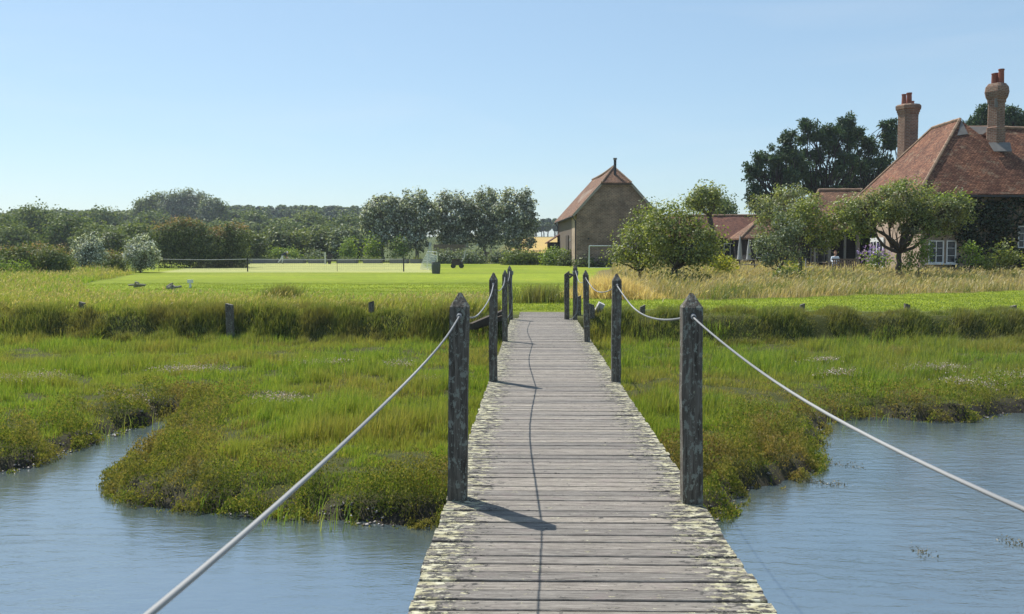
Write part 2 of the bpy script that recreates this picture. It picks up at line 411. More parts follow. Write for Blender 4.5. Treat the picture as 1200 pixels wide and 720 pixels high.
hh = rng.uniform(.10, .24, len(x)) * (.45 + .75 * sstep(.3, .7, tus)) * (.6 + .7 * sstep(.35, .65, pat)) * (.5 + .5 * sstep(.2, 2.2, d))
hh = np.where(rng.uniform(0, 1, len(x)) < .05, hh * 1.5, hh)
under = np.abs(x) < 1.2; hh = np.where(under, np.minimum(hh, .25), hh)
P = np.stack([x, y, z - .02], 1); dead = rng.uniform(0, 1, len(x)) < .04 + .6 * sstep(.60, .76, fbm(x * .9, y * 1.3, 64, 4)); wd = rng.uniform(.005, .009, len(x)) * (y / 12) ** .5
tag(blade_mesh('marsh_grass', P[~dead], hh[~dead], wd[~dead], M_marsh, .24, (.08, -.03)), 'green cord grass covering the salt marsh on both sides of the bridge', 'grass', kind='stuff')
M_dead = foliage('withered_marsh_grass', G((.13, .11, .04), (.22, .17, .07), (.30, .24, .12), (.14, .14, .03)), None, 1, .3, .0, bright=1.35)
tag(blade_mesh('withered_grass', P[dead], hh[dead] * .8, wd[dead], M_dead, .75, (.12, -.05)), 'withered tan and reddish patches in the marsh grass', 'grass', kind='stuff')
# purslane shrublets along the creek edges
x, y = frust(430000, 7.6, 21); d = shore_dist(x, y)
band = .0 + 1.0 * fbm(x * .5, y * .5, 71, 3) ** 1.3
keep = (d > -.19) & (d < band + rng.uniform(-.3, .5, len(x))) & offdeck(x, y, .85)
x, y, d = x[keep], y[keep], d[keep]
x = np.repeat(x, 4) + rng.normal(0, .022, 4 * len(x)); y = np.repeat(y, 4) + rng.normal(0, .022, len(x)); d = np.repeat(d, 4)
z = height(x, y, d); mound = fbm(x * 3.4, y * 3.4, 72, 3); kk = rng.uniform(0, 1, len(x)) < .10 + 1.3 * sstep(.38, .55, mound); x, y, z, d, mound = x[kk], y[kk], z[kk], d[kk], mound[kk]
hh = (.03 + .30 * sstep(.34, .70, mound)) * (.45 + .55 * sstep(-.3, .25, d)) * rng.uniform(0, 1, len(x)) ** .5
P = np.stack([x, y, np.maximum(z, WZ - .03) + hh], 1); okk = P[:, 2] > WZ - .02; P = P[okk]
out = np.zeros_like(P); out[:, 2] = 1
tag(leaf_mesh('sea_purslane', P, rng.uniform(.016, .036, len(P)) * (P[:, 1] / 9) ** .5, M_purs, .45, out, .9), 'low bushy sea purslane lining the muddy creek banks', 'ground cover', kind='stuff')
# sparse upright stems in the water near the banks
x, y = frust(60000, 7.4, 20); d = shore_dist(x, y)
keep = (d < .05) & (d > -.45) & (rng.uniform(0, 1, len(x)) < .22 * (fbm(x * .9, y * .9, 73, 2) > .55)) & offdeck(x, y, 1)
x, y = x[keep], y[keep]
tag(blade_mesh('reeds', np.stack([x, y, np.full(len(x), WZ - .05)], 1), rng.uniform(.1, .38, len(x)), rng.uniform(.006, .01, len(x)), M_marsh, .25), 'sparse green stems growing out of the shallows at the creek edge', 'reeds', kind='stuff')
# taller bank growth where the marsh meets the grazed land
def bankband(n, x0f, x1f, ya, yb, h0, h1, mat, name, label, wmul=1.0, dens=.5, lean=.35, wind=(.15, -.1)):
    x, y = frust(n, ya, yb, x0f, x1f, 0)
    pn = fbm(x * 1.6, y * 1.6, 81, 3); pn = .15 + .85 * sstep(.3, .68, pn)
    k_ = (rng.uniform(0, 1, n) < .15 + pn * .9) & ((np.abs(x) > 1.15) | (y > 27.5)) & (shore_dist(x, y) > .3); x, y, pn = x[k_], y[k_], pn[k_]
    z = height(x, y)
    hh = rng.uniform(h0, h1, len(x)) * (.35 + 1.1 * pn) * (1 - .72 * near_post(x, y))
    return np.stack([x, y, z - .03], 1), hh, rng.uniform(.008, .016, len(x)) * wmul
P1, h1, w1_ = bankband(170000, -18, -1.1, 22.6, 25.4, .09, .29, None, '', '')
edge_ = 22.1 + .4
P2, h2, w2_ = bankband(120000, 1.05, 17, 22.7, 24.8, .07, .23, None, '', '')
tag(blade_mesh('bank_grass', np.vstack([P1, P2]), np.concatenate([h1, h2]), np.concatenate([w1_, w2_]), M_bank, .38, (.12, -.12)), 'taller darker grass along the bank where the marsh ends', 'grass', kind='stuff')
# rough grass left of the bridge
x, y = frust(250000, 23.9, 76, None, -1.5); ln = lawn_mask(x, y); pn = .5 * fbm(x * .3, y * .3, 82, 4) + .5 * sstep(.3, .68, fbm(x * 1.3, y * 1.1, 85, 3))
k_ = (rng.uniform(0, 1, len(x)) > ln * 1.02) & (rng.uniform(0, 1, len(x)) < .12 + 1.1 * pn); x, y, pn, ln = x[k_], y[k_], pn[k_], ln[k_]
x2, y2 = frust(26000, 25, 31, -3.2, 0); kk = (np.abs(x2) > 1.15); x2, y2 = x2[kk], y2[kk]; pn2 = fbm(x2, y2, 83, 3); kk = lawn_mask(x2, y2) < .5; x2, y2, pn2 = x2[kk], y2[kk], pn2[kk]
x = np.concatenate([x, x2]); y = np.concatenate([y, y2]); pn = np.concatenate([pn, pn2])
RGP = np.stack([x, y, height(x, y) - .02], 1); RGH = rng.uniform(.12, .42, len(x)) * (.25 + 1.4 * pn) * np.interp(y, [25, 40, 75], [1, .9, 1.4]) * (1 - .7 * near_post(x, y))
tag(blade_mesh('rough_grass', RGP, RGH, rng.uniform(.010, .020, len(x)) * (y / 26) ** .8, M_rough, .35, (.18, -.05)), 'pale seeding rough grass between the bank and the mown lawn', 'grass', kind='stuff')
# dry tan meadow
x, y = frust(380000, 31, 92, 2.0, 56); k_ = (dry_mask(x, y) > .5) & (x > .08 * y) & (y < 60 + 40 * (x < 24)); x, y = x[k_], y[k_]; pn = .4 * fbm(x * .35, y * .35, 84, 4) + .6 * sstep(.3, .7, fbm(x * 1.1, y * .8, 86, 3)); k_ = rng.uniform(0, 1, len(x)) < .2 + pn; x, y, pn = x[k_], y[k_], pn[k_]
DRP = np.stack([x, y, height(x, y) - .02], 1); DRH = rng.uniform(.15, .66, len(x)) * (.25 + 1.15 * pn)
tag(blade_mesh('meadow_grass', DRP, DRH, rng.uniform(.014, .028, len(x)) * (y / 42) ** .7, M_dry, .5, (.25, -.05)), 'tall sun-bleached meadow grass in front of the farmhouse and its trees', 'grass', kind='stuff')
# mown lawn, nearest part only
x, y = frust(150000, 25.3, 46); k_ = (lawn_mask(x, y) > .4) & ((np.abs(x) > .9) | (y > 25.2)); x, y = x[k_], y[k_]
tag(blade_mesh('lawn_grass', np.stack([x, y, height(x, y) - .005], 1), rng.uniform(.025, .07, len(x)), rng.uniform(.012, .022, len(x)), M_lawn, .4), 'short bright mown grass of the lawn', 'grass', kind='stuff')

# seed heads above the rough and dry grass
def seedheads(P, h, n, mat, name, label, size):
    i = rng.choice(len(P), n); q = P[i] + np.stack([.18 * h[i] + rng.normal(0, .05, n), rng.normal(0, .05, n), h[i] * rng.uniform(.8, 1.15, n)], 1)
    up = np.zeros_like(q); up[:, 2] = 1.2; up[:, 0] = .5
    tag(leaf_mesh(name, q, rng.uniform(.6, 1.4, n) * size * (q[:, 1] / 35) ** .6, mat, .28, up, .8), label, 'seed heads', kind='stuff')
M_seed = foliage('pale_seed_heads', G((.22, .18, .08), (.32, .26, .13), (.42, .36, .22), (.24, .25, .10)), None, 1, .35, .0)
seedheads(RGP, RGH, 15000, M_seed, 'seed_heads', 'pale seed heads standing above the rough grass left of the bridge', .10)
seedheads(DRP, DRH, 22000, M_seed, 'seed_heads', 'tan seed heads standing above the dry meadow grass', .15)

# shells and stones on the mud
x, y = frust(60000, 7.6, 20); d = shore_dist(x, y); k_ = (d > -.16) & (d < .06) & (rng.uniform(0, 1, len(x)) < .55 * sstep(.35, .7, fbm(x * .8, y * .8, 91, 2))); x, y, d = x[k_], y[k_], d[k_]
z = np.maximum(height(x, y, d), WZ) + .004
P = np.stack([x, y, z], 1)
pd = rng.uniform(.010, .032, len(P))
oc = np.array([(1, 0, 0), (0, 1, 0), (-1, 0, 0), (0, -1, 0), (0, 0, .6), (0, 0, -.4)])
V = P[:, None, :] + oc[None] * pd[:, None, None] * rng.uniform(.6, 1.3, (len(P), 6, 1))
i = np.arange(len(P))[:, None, None] * 6
tri = (i + np.array([[0, 1, 4], [1, 2, 4], [2, 3, 4], [3, 0, 4], [1, 0, 5], [2, 1, 5], [3, 2, 5], [0, 3, 5]])[None]).reshape(-1, 3)
k = N('shell_and_stone'); g_ = k.n('NewGeometry'); M_shell = k.bsdf(k.ramp(g_.outputs['Random Per Island'], [(0, (.07, .06, .05)), (.6, (.18, .16, .14)), (.93, (.30, .28, .27)), (1, (.55, .55, .55))]), .5)
tag(np_mesh('shells', V.reshape(-1, 3), [tri], M_shell), 'pale shells and pebbles scattered on the mud at the waterline', 'shells', kind='stuff')

# sea lavender patches on the marsh and bits of floating weed
M_lav = foliage('sea_lavender', G((.20, .15, .14), (.32, .25, .27), (.46, .39, .42)), None, 1, .3)
C = []
for px, py, r in ((220, 427, .35), (380, 418, .3), (470, 420, .15), (12, 437, .25), (55, 434, .2), (330, 460, .2), (150, 455, .2), (963, 417, .18), (1098, 426, .34), (1138, 442, .24), (985, 432, .2), (1200, 436, .3), (495, 436, .15)):
    c = atz(px, py, -.42); n = int(500 * r / .3)
    q = rng.normal(0, 1, (n, 3)) * (r, r * .55, .03); q[:, :2] += c[:2]; q[:, 2] += height(q[:, 0], q[:, 1]) + .17 ; C.append(q)
C = np.vstack(C); tag(leaf_mesh('sea_lavender', C, rng.uniform(.012, .03, len(C)), M_lav, .7), 'dull purple patches of sea lavender on the marsh', 'flowers', kind='stuff')
M_weed = foliage('floating_weed', G((.05, .05, .02), (.11, .09, .04), (.2, .16, .09)), None, 1, .2)
for px0, px1, py, n, lab in ((936, 990, 566, 170, 'longest strand of floating weed off the right bank'), (970, 1010, 545, 90, 'short strand of floating weed close under the right bank'), (1074, 1092, 648, 50, 'small tuft of weed floating alone in open water'), (1172, 1200, 636, 80, 'tuft of weed floating at the edge of the picture')):
    t = rng.uniform(0, 1, n); a = atz(px0, py - 2, WZ); b = atz(px1, py + 3, WZ)
    q = a + (b - a) * t[:, None] + rng.normal(0, 1, (n, 3)) * (.04, .06, .008); q[:, 2] = WZ + np.abs(rng.normal(0, .018, n))
    tag(leaf_mesh('floating_weed', q, rng.uniform(.012, .032, n), M_weed, .4, loc=tuple(q.mean(0))), lab, 'weed', 'weed floating on the creek')

# ------------------------------------------------------------------ footbridge
k = N('weathered_boards'); v = k.coord('Object'); g_ = k.n('NewGeometry'); rp = g_.outputs['Random Per Island']
sepn = k.n('SeparateXYZ'); k.l(v, sepn.inputs[0]); X = sepn.outputs[0]
off = k.n('CombineXYZ'); k.l(k.math('MULTIPLY', rp, 37), off.inputs[0]); k.l(k.math('MULTIPLY', rp, 11), off.inputs[2])
va = k.n('VectorMath', operation='ADD'); k.l(v, va.inputs[0]); k.l(off.outputs[0], va.inputs[1]); vo = va.outputs[0]
grain = k.noise(1, 6, k.mapping(vo, (6, 130, 30)), .65, .4); blot = k.noise(7, 4, vo, .6); fine = k.noise(60, 4, k.mapping(vo, (.5, 1.6, 1)), .7)
wood = k.ramp(grain, [(.28, (.068, .060, .052)), (.5, (.19, .173, .153)), (.72, (.35, .325, .29))])
wood = k.mix(.7, wood, k.mix(1.0, wood, k.ramp(rp, [(0, (.66, .67, .69)), (.4, (.96, .96, .95)), (.7, (1.10, 1.07, 1.03)), (1, (1.34, 1.31, 1.24))]), 'MULTIPLY'))
wood = k.mix(.7, wood, k.mix(1.0, wood, k.ramp(fine, [(.3, (.72, .72, .72)), (.6, (1.12, 1.12, 1.12)), (.75, (1.3, 1.28, 1.22))]), 'MULTIPLY'))
wood = k.mix(k.ramp(blot, [(.55, (0, 0, 0)), (.72, (.5, .5, .5))]), wood, (.20, .165, .155))
ax = k.math('ABSOLUTE', X)
edge = k.ramp(k.math('ADD', ax, k.math('MULTIPLY', k.noise(2.2, 3, v), .34)), [(.60, (0, 0, 0)), (.86, (1, 1, 1))])
lic = k.noise(1, 6, k.mapping(vo, (12, 24, 20)), .8)
licm = k.math('GREATER_THAN', k.math('ADD', lic, k.math('MULTIPLY', edge, .125)), .632)
dark = k.math('GREATER_THAN', k.math('ADD', k.noise(1, 5, k.mapping(vo, (16, 26, 20)), .7), k.math('MULTIPLY', edge, .17)), .635)
lcol = k.ramp(k.noise(18, 3, vo), [(.3, (.27, .245, .15)), (.5, (.41, .385, .25)), (.68, (.52, .50, .38))])
wood = k.mix(dark, wood, (.06, .057, .052)); wood = k.mix(licm, wood, lcol)
M_board = k.bsdf(wood, .85, k.bump(k.math('ADD', k.math('ADD', grain, k.math('MULTIPLY', fine, .8)), k.math('MULTIPLY', licm, .7)), .6, .006), .25)
k = N('weathered_post'); v = k.coord('Object'); gr = k.noise(1, 5, k.mapping(v, (60, 60, 5)), .6, .5); bl = k.noise(1, 6, k.mapping(v, (34, 34, 16)), .75); b2 = k.noise(38, 3, v, .6)
c = k.ramp(gr, [(.3, (.050, .042, .033)), (.52, (.125, .108, .088)), (.75, (.23, .205, .17))])
c = k.mix(k.math('GREATER_THAN', k.math('ADD', bl, k.math('MULTIPLY', b2, .35)), .735), c, (.24, .245, .205)); c = k.mix(k.math('GREATER_THAN', b2, .73), c, (.27, .26, .16))
M_post = k.bsdf(c, .9, k.bump(gr, .7, .01), .2)
M_beam = simple('dark_bridge_timber', (.09, .075, .06), .9, bump=.3, scale=12)
k = N('grey_rope'); v = k.coord('Object'); wv = k.n('TexWave'); wv.inputs['Scale'].default_value = 22; k.l(k.mapping(v, (.6, 1, 1), (.6, 0, 0)), wv.inputs[0])
M_rope = k.bsdf(k.mix(wv.outputs[1], (.17, .175, .18), (.32, .32, .31)), .6, k.bump(wv.outputs[1], .5, .003), .4)

bridge = thing('footbridge', 'weathered timber footbridge with lichened boards and rope handrails crossing the creek', 'footbridge', (0, 25, 0))
dk = MB(); y = -3.0; pitch = .1192
while y < 24.95:
    hw = .778 if y < 22.4 else .60
    if y < 22.4: a = -hw + random.uniform(-.008, .008); b = hw + random.uniform(-.008, .008)
    else: a = -.60 + random.uniform(-.01, .01); b = .60 + random.uniform(-.01, .01)
    dz = random.uniform(-.003, .003); wdt = .1065 + random.uniform(-.0025, .002); tl = random.uniform(-.003, .003); ry_ = random.uniform(-.0025, .0025)
    # a board with eased top edges
    y0, y1 = y + random.uniform(-.001, .001), y + wdt; e = .004
    prof = [(y0, -.035), (y0, -e), (y0 + e, 0), (y1 - e, 0), (y1, -e), (y1, -.035)]
    vs_ = []
    for j in range(5):
        xx = a + (b - a) * j / 4; bow = random.uniform(-.0012, .0012)
        for (yy, zz) in prof: vs_.append((xx, yy + tl * (j / 4 - .5) + bow, zz + dz + ry_ * (j / 2 - 1)))
    fs = [(j * 6 + q, j * 6 + (q + 1) % 6, (j + 1) * 6 + (q + 1) % 6, (j + 1) * 6 + q) for j in range(4) for q in range(6)]
    fs = [f[::-1] for f in fs] + [(0, 1, 2, 3, 4, 5), (29, 28, 27, 26, 25, 24)]
    dk.add(vs_, fs); y += pitch
def relp(mb): return mb
bridge.location = (0, 0, 0)
dk.build('deck', M_board, bridge)
for sx in (-.52, .52):
    mb = MB(); mb.box((sx, 9.7, -.135), (.09, 25.4, .19)); mb.build('beam', M_beam, bridge)
def post_mb(x, y, top, w, lean=(0, 0), bot=-1.45, cut=None, seed=0):
    r = random.Random(seed); mb = MB(); n = 10; h = w / 2; e = .010; vs_ = []; nn = 8
    sec = [(-h + e, -h), (h - e, -h), (h, -h + e), (h, h - e), (h - e, h), (-h + e, h), (-h, h - e), (-h, -h + e)]
    tip = .085
    for i in range(n + 1):
        z = bot + (top - tip - bot) * i / n; t = (z) / 1.2
        wob = (r.uniform(-.004, .004), r.uniform(-.004, .004)); s = 1 + r.uniform(-.02, .02)
        for a, b in sec:
            zz = z + (0 if i < n or not cut else cut * a / h)
            vs_.append((x + a * s + lean[0] * t + wob[0], y + b * s + lean[1] * t + wob[1], zz))
    fs = [(i * 8 + q, i * 8 + (q + 1) % 8, (i + 1) * 8 + (q + 1) % 8, (i + 1) * 8 + q) for i in range(n) for q in range(8)]
    fs.append(tuple(range(8))[::-1])
    if cut: fs.append(tuple(n * 8 + q for q in range(8)))
    else:
        o = len(vs_); tt = top / 1.2
        vs_ += [(x + lean[0] * tt - w * .08, y + lean[1] * tt, top), (x + lean[0] * tt + w * .08, y + lean[1] * tt, top)]
        b = n * 8
        fs += [(b + 0, b + 1, o + 1, o), (b + 1, b + 2, o + 1), (b + 2, b + 3, o + 1), (b + 3, b + 4, o + 1), (b + 4, b + 5, o, o + 1), (b + 5, b + 6, o), (b + 6, b + 7, o), (b + 7, b + 0, o)]
    mb.add(vs_, fs); return mb
PL = [(-.716, -.10, 1.27, .12, (.0, 0)), (-.716, 5.73, 1.275, .118, (.022, 0)), (-.726, 11.2, 1.30, .100, (.005, 0)), (-.745, 16.5, 1.25, .098, (.0, 0)), (-.775, 22.1, 1.27, .10, (-.03, 0))]
PR = [(.716, -.05, 1.27, .12, (0, 0)), (.722, 5.70, 1.275, .122, (-.012, 0)), (.745, 11.2, 1.29, .110, (.0, 0)), (.70, 16.4, 1.25, .10, (-.035, 0)), (.735, 22.0, 1.29, .105, (0, 0))]
for i, q in enumerate(PL + PR): post_mb(q[0], q[1], q[2], q[3], q[4], seed=i).build('post', M_post, bridge)
def rope(a, b, sag, r=.0062, n=26):
    pts = []
    for i in range(n + 1):
        t = i / n; p = Vector(a).lerp(Vector(b), t); p.z -= 4 * sag * t * (1 - t); p.x += .006 * math.sin(3 * t * math.pi); pts.append(p)
    return MB().tube(pts, r, 8)
for S, sags, r0 in ((PL, (.10, .15, .15, .17), .0050), (PR, (.15, .165, .16, .17), .0056)):
    for i in range(4):
        p, q = S[i], S[i + 1]
        za, zb = p[2] - .135, q[2] - .135
        rope((p[0] + p[4][0], p[1], za), (q[0] + q[4][0], q[1], zb), sags[i], r0 + (.0015 if i else 0)).build('rope', M_rope, bridge, smooth=True)
for S in (PL, PR):
    for i in range(5):
        p = S[i]; zk = p[2] - .135; mb = MB()
        for sy in ((-1, 1) if 0 < i < 4 else ((1,) if i == 0 else (-1,))):
            for q_ in range(3):
                yk = p[1] + sy * (p[3] / 2 + .010 + q_ * .011); mb.tube([(p[0] + p[4][0] + .010 * math.cos(a), yk + .003 * a / 6.3, zk - q_ * .003 + .010 * math.sin(a)) for a in np.linspace(0, 6.3, 12)], .0062, 6)
        mb.build('knot', M_rope, bridge, smooth=True)
# knots and hanging ends on the last posts
M_knot = M_rope
for (x, y_, sd_) in ((-.79, 22.1, 1), (.735, 22.0, 2)):
    mb = MB()
    for kz in range(3):
        z = 1.12 - kz * .03; pts = [(x + .066 * math.cos(a), y_ + .066 * math.sin(a), z + .02 * a / 6.3) for a in np.linspace(0, 6.3, 18)]; mb.tube(pts, .010, 6)
    pts = [(x + .05, y_ - .07, 1.1), (x + .03, y_ - .08, .8), (x + .055, y_ - .085, .5), (x + .02 * sd_, y_ - .08, .18), (x - .05, y_ - .10, .06), (x - .10, y_ - .12, .01)]
    mb.tube(pts, .009, 6); mb.build('rope_end', M_knot, bridge, smooth=True)
post_mb(.545, 22.2, 1.19, .12, (.0, 0), bot=-.9, cut=.045, seed=31).build('gate_post', M_post, bridge)
mb = MB(); mb.bar((.56, 22.13, 1.08), (.78, 22.0, 1.02), .03, .05); mb.bar((.60, 22.12, .98), (.72, 22.0, 1.09), .03, .03); mb.build('gate_catch', M_post, bridge)
# ------------------------------------------------------------------ trees and shrubs
M_bark = simple('bark', (.085, .07, .055), .95, bump=.6, scale=9)
M_bark_d = simple('dark_bark', (.035, .03, .025), .95, bump=.5, scale=9)
M_bark_l = simple('pale_bark', (.22, .20, .17), .9, bump=.5, scale=9)
FM = {
 'apple': foliage('fruit_tree_leaves', G((.06, .085, .018), (.11, .14, .028), (.17, .20, .045), (.25, .27, .09)), None, 1, .42, bright=1.35),
 'apple2': foliage('olive_green_leaves', G((.05, .075, .018), (.09, .12, .028), (.14, .16, .045), (.21, .23, .09)), G((.07, .075, .04), (.11, .11, .06)), .7, .42, bright=1.8),
 'oak': foliage('oak_leaves', G((.028, .048, .014), (.045, .07, .018), (.075, .10, .025), (.10, .12, .03)), None, 1, .3, .02, bright=1.9),
 'oak2': foliage('light_oak_leaves', G((.045, .065, .018), (.075, .10, .024), (.11, .13, .035)), None, 1, .3, .02, bright=1.9),
 'pine': foliage('pine_needles', G((.014, .032, .014), (.022, .048, .018), (.038, .07, .022), (.055, .09, .03)), None, 1, .2, .03, bright=1.6),
 'silver': foliage('silver_leaves', G((.055, .075, .04), (.09, .12, .07), (.14, .165, .11), (.50, .53, .48), (.62, .65, .60)), None, 1, .3, .04),
 'silverdk': foliage('grey_poplar_leaves', G((.04, .052, .03), (.065, .08, .045), (.10, .12, .075), (.20, .22, .17), (.46, .48, .44)), None, 1, .32, .04, bright=1.8),
 'hedge': foliage('hedge_leaves', G((.03, .045, .015), (.05, .07, .02), (.08, .105, .03), (.13, .15, .05)), None, 1, .3, .03, bright=1.55),
 'bramble': foliage('bramble_leaves', G((.06, .08, .02), (.09, .12, .03), (.14, .16, .045), (.20, .19, .08)), G((.07, .10, .025), (.12, .16, .03)), .4, .35, .03),
 'bright': foliage('bright_green_leaves', G((.07, .12, .02), (.12, .18, .025), (.20, .26, .04)), None, 1, .45, .03),
 'tan': foliage('seed_heads', G((.14, .12, .05), (.22, .16, .08), (.30, .21, .12)), None, 1, .3, .02),
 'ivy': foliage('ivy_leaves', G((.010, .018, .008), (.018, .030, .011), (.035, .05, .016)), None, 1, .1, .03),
 'grey': foliage('grey_green_leaves', G((.05, .07, .035), (.08, .105, .055), (.12, .15, .085), (.20, .23, .15)), None, 1, .35, .03, bright=1.5),
 'gold': foliage('goldenrod', G((.13, .17, .02), (.22, .24, .03), (.32, .30, .04)), None, 1, .4, .02),
}
def base_at(px, Y):
    x = float(at(px, 310, Y)[0]); return np.array((x, Y, hz(x, Y)))
def auto_lobes(px, top, bot, hw, n=6, rs=None):
    r = rs or random; out = []; h = (bot - top) / 2; cy = (top + bot) / 2
    out.append((px, cy, hw * .72, h * .85, 0))
    for i in range(n):
        a = 2 * math.pi * (i + r.uniform(-.25, .25)) / n
        out.append((px + math.cos(a) * hw * .52, cy - math.sin(a) * h * .45, hw * r.uniform(.34, .5), h * r.uniform(.38, .55), r.uniform(-.5, .5) * hw))
    return out
def crown_points(lobes, Y, n, per, cr, shell=.55, depth=1.0):
    s = Y / F; ar = np.array([l[2] * l[3] for l in lobes]); cnt = np.maximum(2 if Y > 110 or per > 30 else 5, (n / per * ar / ar.sum())).astype(int)
    C = []; O = []
    for l, m in zip(lobes, cnt):
        c = at(l[0], l[1], Y + (l[4] * s if len(l) > 4 else 0)); R = np.array((l[2] * s, (l[2] * .6 + l[3] * .4) * s * depth, l[3] * s))
        d = norm(rng.normal(0, 1, (m, 3))); q = c + d * R * (rng.uniform(shell ** 3, 1, m) ** (1 / 3))[:, None]
        C.append(q); O.append(d)
    C = np.vstack(C); O = np.vstack(O)
    k_ = rng.poisson(per, len(C)); 
    big = rng.uniform(.6, 1.5, len(C))
    dl = norm(rng.normal(0, 1, (k_.sum(), 3))) * (1.75 * rng.uniform(0, 1, k_.sum()) ** .45)[:, None]; P = np.repeat(C, k_, 0) + dl * (np.repeat(big, k_) * cr)[:, None] * (1, 1, .8)
    return P, norm(np.repeat(O, k_, 0) * .7 + norm(dl) * .8), C
def limb(mb, a, b, r0, r1, bend=.15, n=5, sides=6):
    a = np.array(a, float); b = np.array(b, float); L = np.linalg.norm(b - a); off = rng.normal(0, bend * L * .5, 3); pts = []; rr = []
    for i in range(n + 1):
        t = i / n; p = a + (b - a) * t + off * math.sin(math.pi * t) * (1 - .3 * t) + rng.normal(0, .02 * L, 3) * (0 < i < n)
        pts.append(p); rr.append(r0 + (r1 - r0) * t)
    mb.tube(pts, rr, sides); return pts
def tree(name, label, cat, px, Y, lobes, mat, n=7000, leaf=.12, per=75, dens=None, cr=None, tr=.16, fork=None, bark=None, group=None, aspect=.55, shell=.55, depth=1.0, twigs=26, outward=0, bare=0, extra=None, zmin=None):
    b = base_at(px, Y); root = thing(name, label, cat, tuple(b), group)
    s = Y / F; n = int(n * (dens or (1.0 if Y < 60 else 1.9))); leaf *= 1.1; aspect = min(1, aspect * 1.3); cr = cr or leaf * 2.6
    P, O, C = crown_points(lobes, Y, n, per, cr, shell, depth)
    P = np.where(P[:, 2:3] < b[2] + .03, P * (1, 1, 0) + (0, 0, b[2] + .05), P)
    leaf_mesh('crown', P, rng.uniform(.7, 1.3, len(P)) * leaf, mat, aspect, O * outward if outward else None, 1.0, parent=root, loc=tuple(b), face=None if outward else O * .8 + (0, 0, .35))
    if extra:
        lb, m2, n2 = extra; P, O, _ = crown_points(lb, Y, n2, per, cr, .2, depth); leaf_mesh('sprays', P, rng.uniform(.7, 1.3, len(P)) * leaf, m2, aspect, parent=root, loc=tuple(b))
    if tr:
        mb = MB(); f = at(*(fork or (px, lobes[0][1] + lobes[0][3] * .9)), Y); f[2] = max(f[2], b[2] + .3)
        limb(mb, b - (0, 0, .1), f, tr * 1.15, tr * .8, .08, 6, 9)
        ends = []
        for l in lobes:
            c = at(l[0], l[1], Y + (l[4] * s if len(l) > 4 else 0)); pts = limb(mb, f, c, tr * .62, tr * .2, .28, 6, 6); ends.append(pts)
        for i in range(twigs):
            c = C[rng.integers(len(C))]; e = min(ends, key=lambda q: np.linalg.norm(np.array(q[-1]) - c)); a = e[rng.integers(2, len(e))]
            limb(mb, a, c, tr * .2, tr * .05, .2, 3, 4)
        for i in range(bare):
            c = C[rng.integers(len(C))]; limb(mb, c, c + rng.normal(0, .5, 3) * (.6, .6, .4) + (0, 0, .3), tr * .12, tr * .04, .2, 3, 4)
        mb.build('trunk', bark or M_bark, root, smooth=True, loc=tuple(b))
    return root
def dup(root, loc, rz=0, sc=(1, 1, 1), label=None, group=None):
    r = root.copy(); COL.objects.link(r); r.location = loc; r.rotation_euler = (0, 0, rz); r.scale = sc
    if label: r['label'] = label
    if group: r['group'] = group
    for ch in list(root.children):
        c = ch.copy(); COL.objects.link(c); c.parent = r
    return r

# apple trees and shrubs in the meadow on the right
tree('apple_tree', 'small bushy apple tree left of the bigger one, in front of the barn gable', 'tree', 747, 45.5,
     [(748, 288, 26, 20, 0), (728, 300, 17, 15, -8), (765, 296, 16, 20, 8), (748, 262, 16, 12, 5), (757, 246, 12, 9, 0), (722, 305, 10, 9, 0)], FM['apple'], 4300, .105, tr=.09, fork=(750, 318), twigs=40)
tree('apple_tree', 'broad leafy apple tree with a crooked low trunk standing in the dry meadow', 'tree', 790, 43.5,
     [(785, 272, 30, 24, 0), (812, 288, 28, 22, -6), (775, 300, 24, 16, 8), (806, 262, 18, 12, 4), (832, 280, 14, 12, 0), (770, 252, 17, 11, 0), (792, 246, 13, 8, 6), (820, 303, 18, 10, 0)], FM['apple'], 9500, .105, tr=.17, fork=(791, 314), twigs=60, bare=8)
tree('apple_tree', 'tall leaning tree with an open crown rising above the red outbuilding roof', 'tree', 846, 62,
     [(824, 233, 17, 13, 0), (812, 240, 10, 8, 0), (833, 226, 11, 7, 0), (838, 240, 8, 6, 0)], FM['apple'], 2600, .13, tr=.20, fork=(831, 252), twigs=24, bare=5)
tree('oak_tree', 'small dark rounded tree peeping over the ridge of the red outbuilding roof', 'tree', 846, 125, auto_lobes(846, 233, 258, 13, 5), FM['oak'], 1500, .28, tr=.2)
tree('willow', 'slender grey-green shrubby tree with several thin stems before the patio', 'tree', 914, 49,
     [(905, 292, 18, 18, 0), (925, 272, 15, 20, 0), (893, 290, 10, 14, 0), (912, 256, 12, 12, 5), (928, 296, 12, 14, 0), (898, 306, 10, 8, 0)], FM['grey'], 4300, .10, tr=.06, fork=(913, 318), twigs=30)
tree('fruit_tree', 'upright fruit tree with a straight slim trunk beside the seated person', 'tree', 938, 50,
     [(945, 262, 22, 18, 0), (965, 272, 22, 20, 6), (930, 256, 18, 16, -6), (982, 262, 16, 18, 0), (952, 242, 18, 12, 0), (955, 284, 16, 8, 0)], FM['apple'], 6500, .105, tr=.10, fork=(938, 292), bark=M_bark, twigs=40)
tree('hawthorn', 'rounded olive hawthorn tree standing before the tall pines', 'tree', 920, 76,
     [(918, 234, 30, 15, 0), (895, 244, 16, 12, 0), (940, 240, 20, 12, 0), (925, 252, 28, 14, 0), (905, 265, 22, 18, 0)], FM['apple2'], 3600, .16, tr=.2, fork=(920, 275))
